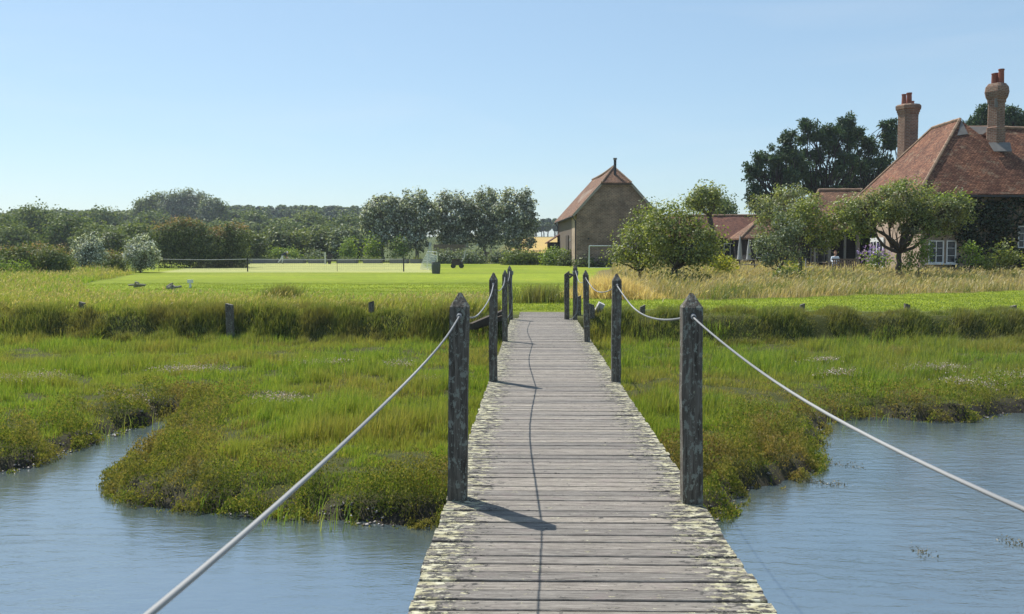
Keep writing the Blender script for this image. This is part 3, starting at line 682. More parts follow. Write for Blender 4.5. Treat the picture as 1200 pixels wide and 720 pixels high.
tree('apple_tree', 'large wide-spreading old apple tree with dark forked limbs in front of the house', 'tree', 1056, 51,
     [(1052, 238, 36, 18, 0), (1015, 245, 30, 19, -4), (1090, 240, 34, 18, 6), (1118, 248, 22, 17, 0), (1060, 222, 26, 9, 0), (1095, 262, 24, 12, 0), (1015, 268, 16, 8, 0), (1060, 252, 30, 12, 10), (1128, 233, 14, 7, 0), (992, 250, 14, 14, 0), (1078, 270, 22, 8, -10)],
     FM['apple2'], 24000, .10, tr=.16, fork=(1054, 296), twigs=90, bare=26, extra=([(1003, 276, 14, 5), (1045, 222, 18, 5), (1112, 232, 20, 6)], FM['bright'], 900))
tree('shrub', 'yellow-green leafy shrub at the foot of the old apple tree', 'shrub', 1076, 50, [(1076, 296, 11, 18, 0), (1066, 304, 9, 12, 0), (1083, 290, 8, 12, 0)], FM['bright'], 1500, .10, tr=.03, fork=(1076, 312))
tree('sapling', 'thin young sapling standing alone in the tan meadow grass', 'sapling', 1137, 49, [(1137, 300, 7, 13, 0), (1136, 287, 4, 7, 0), (1143, 296, 4, 8, 0)], FM['bright'], 520, .10, tr=.025, fork=(1137, 315), twigs=8)
tree('shrub', 'loose elder shrub with arching stems near the right edge of the meadow', 'shrub', 1172, 50, [(1172, 300, 16, 9, 0), (1162, 306, 14, 8, 0), (1180, 293, 10, 6, 0), (1190, 306, 12, 7, 0)], FM['apple'], 1700, .10, tr=.03, fork=(1172, 314), twigs=14)
tree('shrub', 'low green shrub in the dry grass below the fruit tree', 'shrub', 925, 44.5, auto_lobes(925, 313, 340, 20, 4), FM['bramble'], 1700, .10, tr=.02)
tree('shrub', 'clump of grey-green leaves left of the lawn edge under the willow', 'shrub', 893, 45.5, auto_lobes(893, 322, 342, 12, 4), FM['hedge'], 800, .09, tr=.02)
tree('shrub', 'wide low mound of nettles under the broad apple tree', 'shrub', 802, 42.6, auto_lobes(800, 322, 346, 42, 6), FM['bramble'], 3600, .10, tr=.02)
tree('goldenrod', 'tall yellow-green goldenrod clump in the meadow right of the apple trees', 'plant', 845, 52, [(848, 306, 11, 7, 0), (838, 304, 7, 7, 0), (846, 318, 10, 10, 0)], FM['gold'], 1200, .12, tr=.015, fork=(845, 322), twigs=12)
tree('goldenrod', 'small yellow-green goldenrod clump near the slim fruit tree trunk', 'plant', 928, 55, [(928, 308, 8, 6, 0), (932, 316, 8, 8, 0)], FM['gold'], 600, .12, tr=.015, fork=(928, 320), twigs=6)
tree('agapanthus', 'clump of strap leaves with purple flowers beside the white door', 'plant', 1030, 58, [(1030, 306, 12, 6, 0)], FM['bright'], 600, .14, tr=.015, fork=(1030, 312), twigs=4,
     extra=([(1022, 298, 3, 2), (1035, 299, 3, 2)], foliage('purple_petals', G((.15, .10, .32), (.25, .18, .45))), 50))
for px, w_, lab in ((715, 20, 'tan tuft of long dry grass right of the bridge end'),):
    c = gnd(px, 349); n = 5200; q = rng.normal(0, 1, (n, 2)) * (.95, .7) + c[:2]; hh = rng.uniform(.35, 1.05, n) * np.exp(-((q[:, 0] - c[0]) / 1.6) ** 2)
    o = blade_mesh('grass_tuft', np.stack([q[:, 0], q[:, 1], height(q[:, 0], q[:, 1]) - .02], 1), hh, .022, foliage('straw', G((.30, .23, .11), (.42, .33, .18), (.50, .40, .24))), .55, (-.1, -.2)); tag(o, lab, 'grass tuft')
for px, py, r, lab in ((632, 356, .4, 'brown seeding dock tuft at the left corner of the bridge end'), (330, 356, .3, 'dark upright dock tuft standing out of the pale rough grass')):
    c = gnd(px, py); n = 1200; q = rng.normal(0, 1, (n, 2)) * (r, r * .8) + c[:2]
    o = blade_mesh('grass_tuft', np.stack([q[:, 0], q[:, 1], height(q[:, 0], q[:, 1]) - .02], 1), rng.uniform(.25, .75, n), .02, M_bank, .4); tag(o, lab, 'grass tuft')

# pines behind the farmhouse
def pine(label, px, Y, lobes, n, group=None):
    L = []
    for (a, b, c, d, *e) in lobes: L.append((a, b, c, d, *(e or (0,))))
    rp_ = random.Random(int(px)); big = list(L); L = []
    for (a, b, c, d, e) in big:
        for j in range(5):
            t = rp_.uniform(0, 2 * math.pi); q = rp_.uniform(.15, .95); f = rp_.uniform(.27, .42); L.append((a + math.cos(t) * c * q, b + math.sin(t) * d * q, c * f, d * f * .8, e + rp_.uniform(-1, 1) * c * .6))
    for (a, b, c, d, e) in big:
        for j in range(3):
            t = rp_.uniform(.1, .9) * math.pi; q = rp_.uniform(.85, 1.22); L.append((a + math.cos(t) * c * q, b - math.sin(t) * d * q, rp_.uniform(1.5, 3.0), rp_.uniform(3.5, 7), e))
    return tree('pine_tree', label, 'tree', px, Y, L, FM['pine'], int(n * 1.35), .34, per=26, cr=.30, tr=.13, fork=(px, 245), group=group, aspect=.28, shell=.3, twigs=16, bark=M_bark_d, outward=.9)
pine('large dark pine at the left of the group, with ragged low branches against the sky', 915, 96, [(905, 200, 20, 20), (892, 215, 14, 16), (920, 185, 18, 18), (930, 208, 22, 24), (885, 238, 9, 16), (900, 240, 18, 12), (882, 203, 8, 8), (926, 168, 9, 12)], 5200)
pine('tallest dark pine in the middle of the group behind the farmhouse', 965, 98, [(955, 175, 22, 24), (975, 160, 20, 18), (985, 185, 24, 26), (950, 205, 24, 24), (990, 150, 14, 10), (1000, 170, 14, 20), (970, 225, 28, 18), (945, 155, 8, 9)], 7200)
pine('dark pine with open top branches between the group and the left chimney', 1018, 100, [(1012, 205, 16, 22), (1010, 172, 9, 12), (1026, 190, 12, 16), (1000, 225, 22, 16), (1040, 185, 11, 18), (1038, 158, 5, 12), (1046, 160, 5, 14), (1030, 215, 16, 12)], 3800)
pine('dark pine top showing behind the roof ridge left of the right chimney', 1152, 104, [(1152, 140, 9, 10), (1146, 150, 10, 8), (1160, 150, 10, 12), (1135, 152, 6, 3)], 1300)
pine('dark pine top showing behind the roof ridge right of the right chimney', 1192, 104, [(1190, 143, 12, 9), (1182, 138, 5, 8), (1202, 148, 12, 12), (1176, 150, 8, 6)], 1500)

# silver poplars
PX = [(448, 250, 24, 'leftmost grey poplar of the row, with lower pale branches'), (487, 246, 27, 'second grey poplar from the left, tall and full'), (530, 248, 26, 'third grey poplar, its crown split in two tops'), (568, 246, 24, 'fourth grey poplar, slightly open at the top'), (606, 250, 26, 'rightmost grey poplar, rounded and nearest the barn')]
for i, (px, cy, w_, lab) in enumerate(PX):
    r = random.Random(i + 3); top = (226, 221, 223, 222, 221)[i]
    L = [(px, 252, w_ * .8, 22, 0), (px - w_ * .5, 262, w_ * .5, 20, 4), (px + w_ * .5, 260, w_ * .5, 20, -4), (px - w_ * .35, top + 14, w_ * .38, 13, 0), (px + w_ * .3, top + 11, w_ * .36, 12, 0), (px + w_ * .62, top + 26, w_ * .36, 12, 0), (px - w_ * .7, top + 28, w_ * .34, 12, 0), (px, 280, w_ * .85, 14, 0)]
    tree('poplar_tree', lab, 'tree', px, 112 + r.uniform(-3, 3), L, FM['silverdk'], 6200, .24, per=60, cr=.42, tr=.22, fork=(px, 284), bark=M_bark_l, group='row of grey poplars behind the lawn', twigs=40, shell=.5)
# silver willows and the big shrubs on the left
tree('silver_bush', 'left one of the two silvery white-leaved bushes by the lawn corner', 'bush', 103, 66, auto_lobes(103, 281, 321, 20, 7) + [(98, 281, 4, 5, 0), (108, 279, 3, 6, 0), (90, 288, 4, 5, 0), (117, 287, 4, 6, 0), (122, 298, 4, 4, 0)], FM['silver'], 6000, .10, tr=.05, fork=(103, 312), cr=.2)
tree('silver_bush', 'right one of the two silvery white-leaved bushes, touching the tall hawthorn hedge', 'bush', 164, 67, auto_lobes(164, 282, 320, 22, 7) + [(160, 280, 4, 5, 0), (168, 279, 3, 6, 0), (150, 288, 4, 5, 0), (178, 287, 4, 6, 0), (186, 298, 4, 4, 0)], FM['silver'], 6200, .10, tr=.05, fork=(164, 312), cr=.2)
def hedgeblock(name, label, px, top, bot, hw, Y, mat, n, leaf, tops=None, flat=1.0, group=None, cat='hedge', tr=.06):
    L = []; s = random.Random(int(px)); m = max(3, int(hw / 9)); h = (bot - top) / 2
    for i in range(m):
        uo = ((i + .5) / m * 2 - 1) ** 2 * (.38 if cat == 'bush' and hw > 15 else .12)
        for j in (0, 1):
            L.append((px + (i + .5 - m / 2) * 2 * hw / m * .92 + s.uniform(-1, 1), bot - h * (.55 if j else 1.36 - uo * 1.3) + s.uniform(-1.5, 1.5) * h / 12, hw / m * 1.35, h * .62, s.uniform(-3, 3)))
    ex = None
    if tops: ex = ([(l[0], l[1] - l[3] * .82, l[2], h * .13, 0) for l in L[::2]], FM['tan'], tops)
    return tree(name, label, cat, px, Y, L, mat, n, leaf, tr=tr, fork=(px, bot - h * .5), extra=ex, group=group, depth=flat, twigs=20)
hedgeblock('hawthorn_bush', 'big dark rounded hawthorn thicket with tan seed heads along its top', 222, 259, 313, 40, 84, FM['hedge'], 12500, .15, 1500, cat='bush')
hedgeblock('hawthorn_bush', 'narrower dark bush joined to the right of the big thicket, with a rusty top', 269, 262, 313, 19, 85, FM['hedge'], 5600, .15, 700, cat='bush')
hedgeblock('bramble_thicket', 'long olive bramble thicket at the far left beside the rough grass', 36, 290, 326, 48, 60, FM['bramble'], 10500, .11, 500, cat='thicket')
hedgeblock('nettle_patch', 'bright green nettle patch at the far left edge in front of the brambles', 12, 306, 328, 20, 56, FM['bright'], 2600, .10, cat='plants', tr=.02)
hedgeblock('bramble_thicket', 'low dull brown-green growth between the two silvery bushes', 134, 298, 321, 16, 70, FM['bramble'], 2400, .12, 200, cat='thicket')
MID = [('oak_tree', 'broad round dark oak at the left, behind the bramble thicket', 44, 243, 300, 34, 150, 'oak'), ('oak_tree', 'lower dark oak leaning right between the round oak and the silvery bushes', 84, 254, 300, 32, 128, 'oak'), ('oak_tree', 'dark oak cut by the left edge of the picture', -6, 246, 306, 24, 140, 'oak'),
       ('oak_tree', 'grey-green small tree below the round oak at the left', 18, 268, 302, 22, 118, 'oak2'), ('holly_bush', 'dark conical bush behind and between the silvery bushes', 131, 276, 300, 9, 100, 'hedge'),
       ('field_maple', 'pale olive round tree just left of the big hawthorn thicket', 160, 264, 300, 20, 118, 'oak2'), ('field_maple', 'dull green hedge tree behind the left silvery bush', 112, 268, 300, 20, 122, 'oak2'),
       ('holly_bush', 'dark square-cut evergreen behind the kitchen garden, left one', 328, 273, 300, 14, 118, 'hedge'), ('holly_bush', 'dark evergreen bush behind the kitchen garden, right one', 379, 274, 300, 11, 118, 'hedge'),
       ('garden_shrub', 'olive garden shrub between the two dark evergreens', 352, 275, 302, 15, 120, 'bramble'), ('garden_shrub', 'grey leafy shrub left of the poplars with pale top leaves', 408, 268, 304, 18, 116, 'grey'),
       ('garden_shrub', 'dark shrub at the right foot of the big hawthorn thicket', 294, 276, 306, 9, 104, 'hedge'), ('oak_tree', 'round dark oak in front of the distant pinewood', 363, 250, 290, 22, 230, 'oak2'), ('oak_tree', 'small round oak right of the poplar clump on the wooded ridge', 296, 249, 285, 13, 240, 'oak'),
       ('oak_tree', 'flat-topped oak behind the two dark evergreens', 335, 262, 292, 24, 200, 'oak'), ('oak_tree', 'dull round oak directly left of the grey poplars', 405, 255, 288, 18, 215, 'oak'), ('oak_tree', 'dark oak behind the tall rusty-topped bush', 260, 262, 296, 22, 190, 'oak'),
       ('oak_tree', 'dark wood-edge oak above the left silvery bush', 122, 247, 285, 18, 210, 'oak'), ('oak_tree', 'dark wood-edge oak above the pale olive maple', 180, 250, 285, 20, 220, 'oak')]
for nm, lab, px, top, bot, hw, Y, m_ in MID:
    tree(nm, lab, 'tree' if 'tree' in nm or 'maple' in nm else 'bush', px, Y, auto_lobes(px, top, bot, hw, 7), FM[m_], int(1200 + hw * 130), .0022 * Y + .05, tr=.25 if 'tree' in nm else .1, twigs=10, per=22)
# beds, low shrubs and hedges at the end of the lawn
for nm, lab, px, top, bot, hw, Y, m_, n in (
   ('box_hedge', 'long low clipped hedge below the poplars, right of the white goal', 536, 296, 311, 31, 101, 'grey', 3600), ('box_hedge', 'short rounded clipped hedge right of the wooden garden gate', 587, 295, 309, 11, 101, 'grey', 1500),
   ('climbing_rose', 'loose climbing shrub sprawling over the garden wall', 612, 293, 314, 18, 96, 'bramble', 2600), ('laurel_bush', 'bright green spreading bush before the garden wall near the barn', 652, 294, 314, 13, 94, 'bright', 2200),
   ('laurel_bush', 'dark green bush in the corner where garden wall meets barn', 666, 297, 313, 8, 92, 'hedge', 1100),
   ('garden_shrub', 'lime green border plants below the left dark evergreen', 332, 293, 305, 16, 110, 'bright', 1500), ('garden_shrub', 'pale pink-topped round bush in the kitchen garden', 370, 297, 306, 10, 108, 'grey', 900),
   ('garden_shrub', 'low green border plants right of the hawthorn thicket', 300, 292, 304, 9, 108, 'bramble', 800),
   ('garden_shrub', 'rough dark growth along the foot of the barn gable', 700, 305, 314, 26, 87.2, 'hedge', 900)):
    hedgeblock(nm, lab, px, top, bot, hw, Y, FM[m_], n, .17, cat='hedge' if 'hedge' in nm else 'bush')
for i, (px, top, w_, lab) in enumerate(((409, 280, 7, 'left pale green climbing plant on a cane wigwam'), (437, 279, 6, 'middle climbing plant with pale top on a cane wigwam'), (468, 282, 8, 'right climbing plant on a cane wigwam, widest at its foot'))):
    tree('bean_plant', lab, 'plant', px, 107, [(px, top + 4, w_ * .45, 5, 0), (px, top + 11, w_ * .6, 6, 0), (px, top + 19, w_ * 1.1, 7, 0)], FM['bright'], 800, .20, tr=.03, fork=(px, 300), twigs=4, group='climbing plants behind the court')

# far woods: trees one can tell apart, copied from a few of their kind
def proto(name, kind, mat, n, leaf, tr):
    lobes = {'round': [(0, 0, .62, .55), (-.35, .05, .45, .42), (.38, .08, .42, .4), (.05, .3, .42, .34), (-.2, -.25, .5, .3), (.25, -.2, .45, .3)],
             'tall': [(0, 0, .3, .6), (-.12, .3, .22, .4), (.12, .45, .2, .38), (0, .7, .15, .25), (0, -.35, .34, .35)],
             'pine': [(0, .1, .3, .5), (-.15, .3, .22, .3), (.15, .25, .24, .32), (0, .55, .18, .3), (.05, -.2, .3, .3)]}[kind]
    C = []; O = []; n = int(n * 2.6); leaf *= 1.5
    for a, b, rx, rz in lobes:
        for sgn in range(2):
            m = int(n / len(lobes) / 2 / 12); d = norm(rng.normal(0, 1, (m, 3))); c = np.array((a * (1 if sgn == 0 else -.6) * 5, rng.uniform(-.4, .4) * 5 * rx * 1.6, 6 + b * 4.2))
            q = c + d * np.array((rx, rx, rz * .84)) * 5 * (rng.uniform(.3, 1, m) ** (1 / 3))[:, None]
            q = np.repeat(q, 12, 0) + norm(rng.normal(0, 1, (m * 12, 3))) * .6 * rng.uniform(.2, 1, m * 12)[:, None]; C.append(q); O.append(np.repeat(d, 12, 0))
    C = np.vstack(C); O = np.vstack(O); C[:, 2] = np.maximum(C[:, 2], .3)
    kk = C[:, 2] < 10.2; C = C[kk]; O = O[kk]
    root = thing(name, '', 'tree'); leaf_mesh('crown', C, rng.uniform(.7, 1.3, len(C)) * leaf, mat, .7, parent=root, face=O * 1.1 + (0, 0, .3))
    mb = MB(); limb(mb, (0, 0, -1), (0, 0, 6), .3, .15, .05, 4, 6); mb.build('trunk', M_bark, root); return root
pr = [proto('oak_tree', 'round', FM['oak'], 4200, .55, .3), proto('oak_tree', 'round', FM['oak2'], 4200, .55, .3), proto('oak_tree', 'round', FM['oak'], 4000, .5, .3),
      proto('poplar_tree', 'tall', FM['grey'], 4200, .5, .3), proto('poplar_tree', 'tall', FM['grey'], 4200, .5, .3), proto('pine_tree', 'pine', FM['pine'], 3200, .5, .3), proto('pine_tree', 'pine', FM['oak'], 3200, .5, .3)]
used = set()
def place(pi, px, ytop, Y, w=1.0, label=None, group=None):
    p = pr[pi]; x = float(at(px, 300, Y)[0]); z = float(np.interp(Y, _zY, _zZ)); zt = float(at(px, ytop, Y)[2]); s = (zt - z) / 10
    o = p if pi not in used else dup(p, (0, 0, 0)); used.add(pi)
    o.location = (x, Y, z); o.rotation_euler = (0, 0, rng.uniform(0, 6.28)); o.scale = (s * w, s * w, s); o['label'] = label; o['group'] = group
    if 'group' in o and not group: del o['group']
r = random.Random(5)
for px, top, hw, m_, lab in ((168, 234, 15, 'oak2', 'leftmost rounded tree of the high clump on the wooded ridge'), (180, 227, 13, 'oak', 'second tree from the left in the high ridge clump'), (199, 226, 15, 'grey', 'third tree from the left in the high ridge clump, flat on top'),
      (217, 223, 15, 'grey', 'tallest grey-green tree of the high ridge clump'), (233, 225, 12, 'grey', 'feathery tree right of the tallest one in the high ridge clump'), (246, 230, 12, 'grey', 'second tree from the right in the high ridge clump'), (256, 239, 9, 'oak', 'rightmost lower tree of the high ridge clump')):
    L = auto_lobes(px, top, 284, hw, 8, r) + [(px + r.uniform(-.5, .5) * hw, top + r.uniform(3, 9), hw * .35, 5, 0) for _ in range(3)]
    tree('ridge_tree', lab, 'tree', px, 283 + r.uniform(-10, 10), L, FM[m_], 3600, .55, per=40, cr=1.1, tr=.4, group='high clump of trees on the wooded ridge', twigs=4)
rows = ((340, 244, 13, 1.2, -130, 175), (290, 248, 17, 1.3, -130, 300), (235, 256, 20, 1.35, -130, 440), (190, 266, 23, 1.4, -130, 430), (158, 277, 25, 1.35, 60, 430))
for Y, yt, st, w_, xa, xb in rows:
    px = xa
    while px < xb:
        place(r.choice((0, 1, 2)), px + r.uniform(-4, 4), yt + r.uniform(-6, 6) * (.45 if Y > 330 else 1), Y + r.uniform(-14, 14), w_ * r.uniform(.8, 1.35), 'round-crowned green tree of the broadleaved wood behind the lawn', 'broadleaved wood behind the lawn'); px += st * r.uniform(.8, 1.2)
for Y, yt, st, xa, xb in ((410, 242.5, 5.5, 255, 445), (370, 247, 6.5, 255, 445), (420, 256, 7, 618, 680), (380, 262, 9, 618, 670)):
    px = xa
    while px < xb:
        place(r.choice((5, 6)), px + r.uniform(-2, 2), yt + r.uniform(-2.2, 1.8), Y + r.uniform(-12, 12), 1.15 * r.uniform(.9, 1.25), 'dark pine of the distant wood along the horizon', 'distant pinewood on the horizon'); px += st * r.uniform(.8, 1.2)

for i_, p_ in enumerate(pr):
    if i_ not in used:
        for ch in list(p_.children): bpy.data.objects.remove(ch)
        bpy.data.objects.remove(p_)
# ------------------------------------------------------------------ building materials
def brickmat(name, c1, c2, mortar, w=.225, h=.075, m=.012, var=.35, bump=.4, blotch=None):
    k = N(name); uv = k.coord('UV'); b = k.n('TexBrick'); k.l(uv, b.inputs['Vector'])
    b.inputs['Color1'].default_value = (*c1, 1); b.inputs['Color2'].default_value = (*c2, 1); b.inputs['Mortar'].default_value = (*mortar, 1)
    b.inputs['Scale'].default_value = 1; b.inputs['Brick Width'].default_value = w; b.inputs['Row Height'].default_value = h; b.inputs['Mortar Size'].default_value = m; b.inputs['Bias'].default_value = -.1
    n1 = k.noise(.9, 5, uv, .65); n2 = k.noise(5, 4, uv, .7)
    c = k.mix(.8, b.outputs[0], k.mix(1.0, b.outputs[0], k.ramp(n1, [(.3, (1 - var,) * 3), (.7, (1 + var,) * 3)]), 'MULTIPLY'))
    c = k.mix(.6, c, k.mix(1.0, c, k.ramp(n2, [(.3, (.7, .7, .7)), (.7, (1.35, 1.3, 1.25))]), 'MULTIPLY'))
    if blotch: c = k.mix(k.ramp(k.noise(2.2, 6, uv, .75), [(.56, (0, 0, 0)), (.68, (.7, .7, .7))]), c, blotch)
    return k.bsdf(c, .9, k.bump(b.outputs['Fac'], -bump, .02), .15)
def tilemat(name, cols, blotch, amt=(.55, .68)):
    k = N(name); uv = k.coord('UV'); b = k.n('TexBrick'); 
    wob = k.n('VectorMath', operation='ADD'); wn_ = k.n('TexNoise'); wn_.inputs['Scale'].default_value = .8; k.l(uv, wn_.inputs[0])
    sc_ = k.n('VectorMath', operation='SCALE'); k.l(wn_.outputs['Color'], sc_.inputs[0]); sc_.inputs['Scale'].default_value = .18
    k.l(uv, wob.inputs[0]); k.l(sc_.outputs[0], wob.inputs[1]); u2 = wob.outputs[0]; k.l(u2, b.inputs['Vector'])
    b.inputs['Color1'].default_value = (*cols[0], 1); b.inputs['Color2'].default_value = (*cols[1], 1); b.inputs['Mortar'].default_value = (*[q * .35 for q in cols[0]], 1)
    b.inputs['Scale'].default_value = 1; b.inputs['Brick Width'].default_value = .2; b.inputs['Row Height'].default_value = .13; b.inputs['Mortar Size'].default_value = .014; b.inputs['Bias'].default_value = 0
    n1 = k.noise(.7, 5, u2, .65); n2 = k.noise(1, 4, k.mapping(u2, (3.5, 7, 1)), .75)
    c = k.mix(.8, b.outputs[0], k.mix(1.0, b.outputs[0], k.ramp(n1, [(.3, (.5, .48, .5)), (.5, (.95, .93, .9)), (.7, (1.5, 1.4, 1.25))]), 'MULTIPLY'))
    c = k.mix(.85, c, k.mix(1.0, c, k.ramp(n2, [(.3, (.45, .42, .42)), (.5, (1, 1, 1)), (.72, (1.7, 1.6, 1.5))]), 'MULTIPLY'))
    c = k.mix(k.ramp(k.noise(1.6, 6, u2, .8), [(amt[0], (0, 0, 0)), (amt[1], (.65, .65, .65))]), c, blotch)
    saw = k.n('SeparateXYZ'); k.l(u2, saw.inputs[0]); fr = k.math('FRACT', k.math('DIVIDE', saw.outputs[1], .13))
    return k.bsdf(c, .85, k.bump(k.math('ADD', fr, k.math('MULTIPLY', n2, .6)), -.5, .05), .2)
M_gable = brickmat('gable_brick', (.155, .10, .072), (.24, .155, .11), (.27, .22, .18), bump=.3, w=.34, h=.12, m=.024, var=.5, blotch=(.30, .25, .20))
M_brick = brickmat('chimney_brick', (.17, .085, .06), (.26, .14, .095), (.26, .22, .18), blotch=(.26, .24, .16), w=.3, h=.11, m=.02)
M_plaster = brickmat('pink_wall', (.42, .31, .23), (.37, .27, .20), (.42, .36, .3), bump=.15)
M_tile_b = tilemat('barn_tiles', ((.16, .09, .06), (.26, .15, .095)), (.32, .25, .18))
M_tile_h = tilemat('house_tiles', ((.12, .052, .034), (.25, .125, .078)), (.36, .31, .21), (.55, .72))
M_tile_o = tilemat('outbuilding_tiles', ((.125, .058, .044), (.19, .09, .066)), (.30, .2, .15), (.62, .75))
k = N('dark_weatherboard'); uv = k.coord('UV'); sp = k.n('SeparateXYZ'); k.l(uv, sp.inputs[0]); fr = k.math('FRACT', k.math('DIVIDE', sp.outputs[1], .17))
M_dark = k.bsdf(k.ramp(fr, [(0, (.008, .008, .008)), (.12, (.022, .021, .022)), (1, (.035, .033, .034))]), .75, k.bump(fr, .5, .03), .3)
M_board2 = simple('old_boards', (.16, .125, .10), .9, bump=.4, scale=4)
M_white = simple('white_paint', (.72, .72, .70), .5, var=.08)
M_glass = N('dark_glass').bsdf((.02, .025, .03), .06, None, .6)
M_metal = simple('dark_metal', (.03, .03, .033), .5, .5, .3)
M_lead = simple('lead_and_lime', (.17, .16, .15), .7, var=.3, scale=3)
M_pot = simple('chimney_pot', (.26, .085, .055), .8, var=.25)
M_ridge = simple('ridge_tiles', (.28, .19, .13), .9, var=.5, scale=2.5, bump=.4)
M_grey = simple('silvered_wood', (.30, .28, .25), .9, bump=.4, scale=10)
M_darkwood = simple('dark_wood', (.075, .06, .045), .9, bump=.4, scale=10)
M_canvas = simple('grey_canvas', (.42, .43, .43), .9, var=.12)
M_galv = simple('pale_painted_metal', (.48, .55, .56), .5, .4, .2, var=.1)

# ------------------------------------------------------------------ barn
L0 = (3.8, 88.0, .2); barn = thing('barn', 'tall brown brick barn with a half-hipped tiled roof and a black flue pipe', 'barn', L0)
uu = np.array((-.066, .9978)); ww = np.array((.9978, .066))
def bp(a, b, z): q = np.array(L0[:2]) + ww * a + uu * b; return (q[0], q[1], z)
Wd, Ln, ze, zr = 7.35, 19.0, 5.62, 9.95; sl = (zr - ze) / (Wd / 2); zh = 8.32; ah = (zh - ze) / sl
mb = MB(); pr_ = [(0, .0), (Wd, .0), (Wd, ze - .05), (Wd - ah, zh - .1), (ah, zh - .1), (0, ze - .05)]
f_ = [bp(a, 0, z if z else .2) for a, z in pr_]; bk = [bp(a, Ln, z if z else .2) for a, z in pr_]
mb.add(f_ + bk, [(0, 1, 2, 3, 4, 5), (11, 10, 9, 8, 7, 6), (1, 7, 8, 2), (2, 8, 9, 3), (3, 9, 10, 4), (4, 10, 11, 5), (5, 11, 6, 0)])
mb.build('wall', M_gable, barn, loc=L0)
mb = MB(); ov = .38; zo = ze - ov * sl * .62
# sagging, slightly irregular roof planes
def roofpts(side):
    A = []; nb = 12
    for i in range(nb + 1):
        t = i / nb; b0 = -.22 + (Ln + .44) * t; sag = -.16 * math.sin(math.pi * t) + .03 * math.sin(9 * t)
        e = -ov if side < 0 else Wd + ov; m = ah if side < 0 else Wd - ah
        r0 = 1.7 + (Ln - 3.4) * t
        A.append((bp(e, b0, zo + sag * .4), bp(m, b0, zh + sag), bp(Wd / 2, r0, zr + sag)))
    return A
for sd_ in (-1, 1):
    A = roofpts(sd_); V = [p for row in A for p in row]; Fc = []
    for i in range(len(A) - 1):
        for j in range(2):
            q = (i * 3 + j, (i + 1) * 3 + j, (i + 1) * 3 + j + 1, i * 3 + j + 1); Fc.append(q if sd_ > 0 else q[::-1])
    mb.shell(V, Fc, .14)
mb.shell([bp(ah, -.22, zh), bp(Wd - ah, -.22, zh), bp(Wd / 2, 1.7, zr)], [(0, 1, 2)], .14)
mb.shell([bp(ah, Ln + .22, zh), bp(Wd - ah, Ln + .22, zh), bp(Wd / 2, Ln - 1.7, zr)], [(1, 0, 2)], .14)
rf = mb.build('roof', M_tile_b, barn, loc=L0)
mb = MB()
for i in range(40):
    t0, t1 = i / 40, (i + .94) / 40
    pa, pb = [bp(Wd / 2, 1.7 + (Ln - 3.4) * t, zr + .03 - .10 * math.sin(math.pi * t)) for t in (t0, t1)]; mb.tube([pa, pb], .12, 6)
for a in (ah, Wd - ah):
    A_, B_ = Vector(bp(a, -.22, zh)), Vector(bp(Wd / 2, 1.7, zr))
    for i in range(8): mb.tube([A_.lerp(B_, i / 8) + Vector((0, 0, .02)), A_.lerp(B_, (i + .92) / 8) + Vector((0, 0, .02))], .09, 6)
mb.build('ridge_tiles', M_ridge, rf, loc=L0)
for e, m in ((-ov, ah), (Wd + ov, Wd - ah)):
    mb = MB(); mb.bar(bp(e, -.25, zo - .12), bp(m, -.25, zh - .12), .04, .22); mb.build('bargeboard', M_grey, barn, loc=L0)
mb = MB(); mb.bar(bp(ah - .1, -.26, zh - .16), bp(Wd - ah + .1, -.26, zh - .16), .05, .10); mb.build('fascia', M_darkwood, barn, loc=L0)
fx, fy, _ = bp(Wd / 2, .75, 0)
mb = MB(); mb.tube([(fx, fy, zr - 1.1), (fx, fy, zr + .55)], .13, 10); fl = mb.build('flue', M_metal, barn, loc=L0)
mb = MB(); mb.tube([(fx, fy, zr + .58), (fx, fy, zr + .72)], .19, 10); mb.build('cowl', M_lead, fl, loc=L0)
mb = MB(); mb.tube([bp(-ov - .05, -.2, zo - .18), bp(-ov - .05, Ln, zo - .18)], .07, 8); gt = mb.build('gutter', M_metal, barn, loc=L0)
mb = MB(); mb.tube([bp(-ov, .1, zo - .22), bp(-.12, .08, zo - .6), bp(-.10, .08, .3)], .055, 8); mb.build('downpipe', M_metal, gt, loc=L0)
mb = MB(); mb.tube([bp(-ov, Ln - 1, zo - .22), bp(-.12, Ln - 1, zo - .6), bp(-.10, Ln - 1, .3)], .055, 8); mb.build('downpipe', M_metal, gt, loc=L0)
mb = MB(); mb.box(bp(-.04, 1.9, 2.8), (.1, 3.2, 5.0), math.atan2(uu[1], uu[0]) - math.pi / 2); mb.build('sunlit_pier', M_plaster, barn, loc=L0)  # paler brick: sunlight on this end of the wall put into the colour
mb = MB(); mb.box(bp(-.03, 10.5, 2.75), (.08, 13.4, 4.9), math.atan2(uu[1], uu[0]) - math.pi / 2); wd_ = mb.build('boarding', M_board2, barn, loc=L0)
mb = MB(); mb.box(bp(-.12, 7.5, 1.9), (.08, 2.6, 3.3), math.atan2(uu[1], uu[0]) - math.pi / 2); mb.build('door', M_darkwood, barn, loc=L0)
mb = MB(); mb.box(bp(-.09, 5.2, 3.1), (.06, .3, .3), 0); mb.build('lamp', M_white, barn, loc=L0)
mb = MB(); mb.box(bp(-.65, Ln - 1.6, 1.5), (1.2, 2.6, 3.0), math.atan2(uu[1], uu[0]) - math.pi / 2)
pc = mb.build('porch', M_dark, barn, loc=L0)
mb = MB(); mb.shell([bp(-1.5, Ln - 3.1, 2.95), bp(-1.5, Ln - .1, 2.95), bp(-.02, Ln - .1, 3.9), bp(-.02, Ln - 3.1, 3.9)], [(3, 2, 1, 0)], .1); mb.build('porch_roof', M_tile_o, pc, loc=L0)
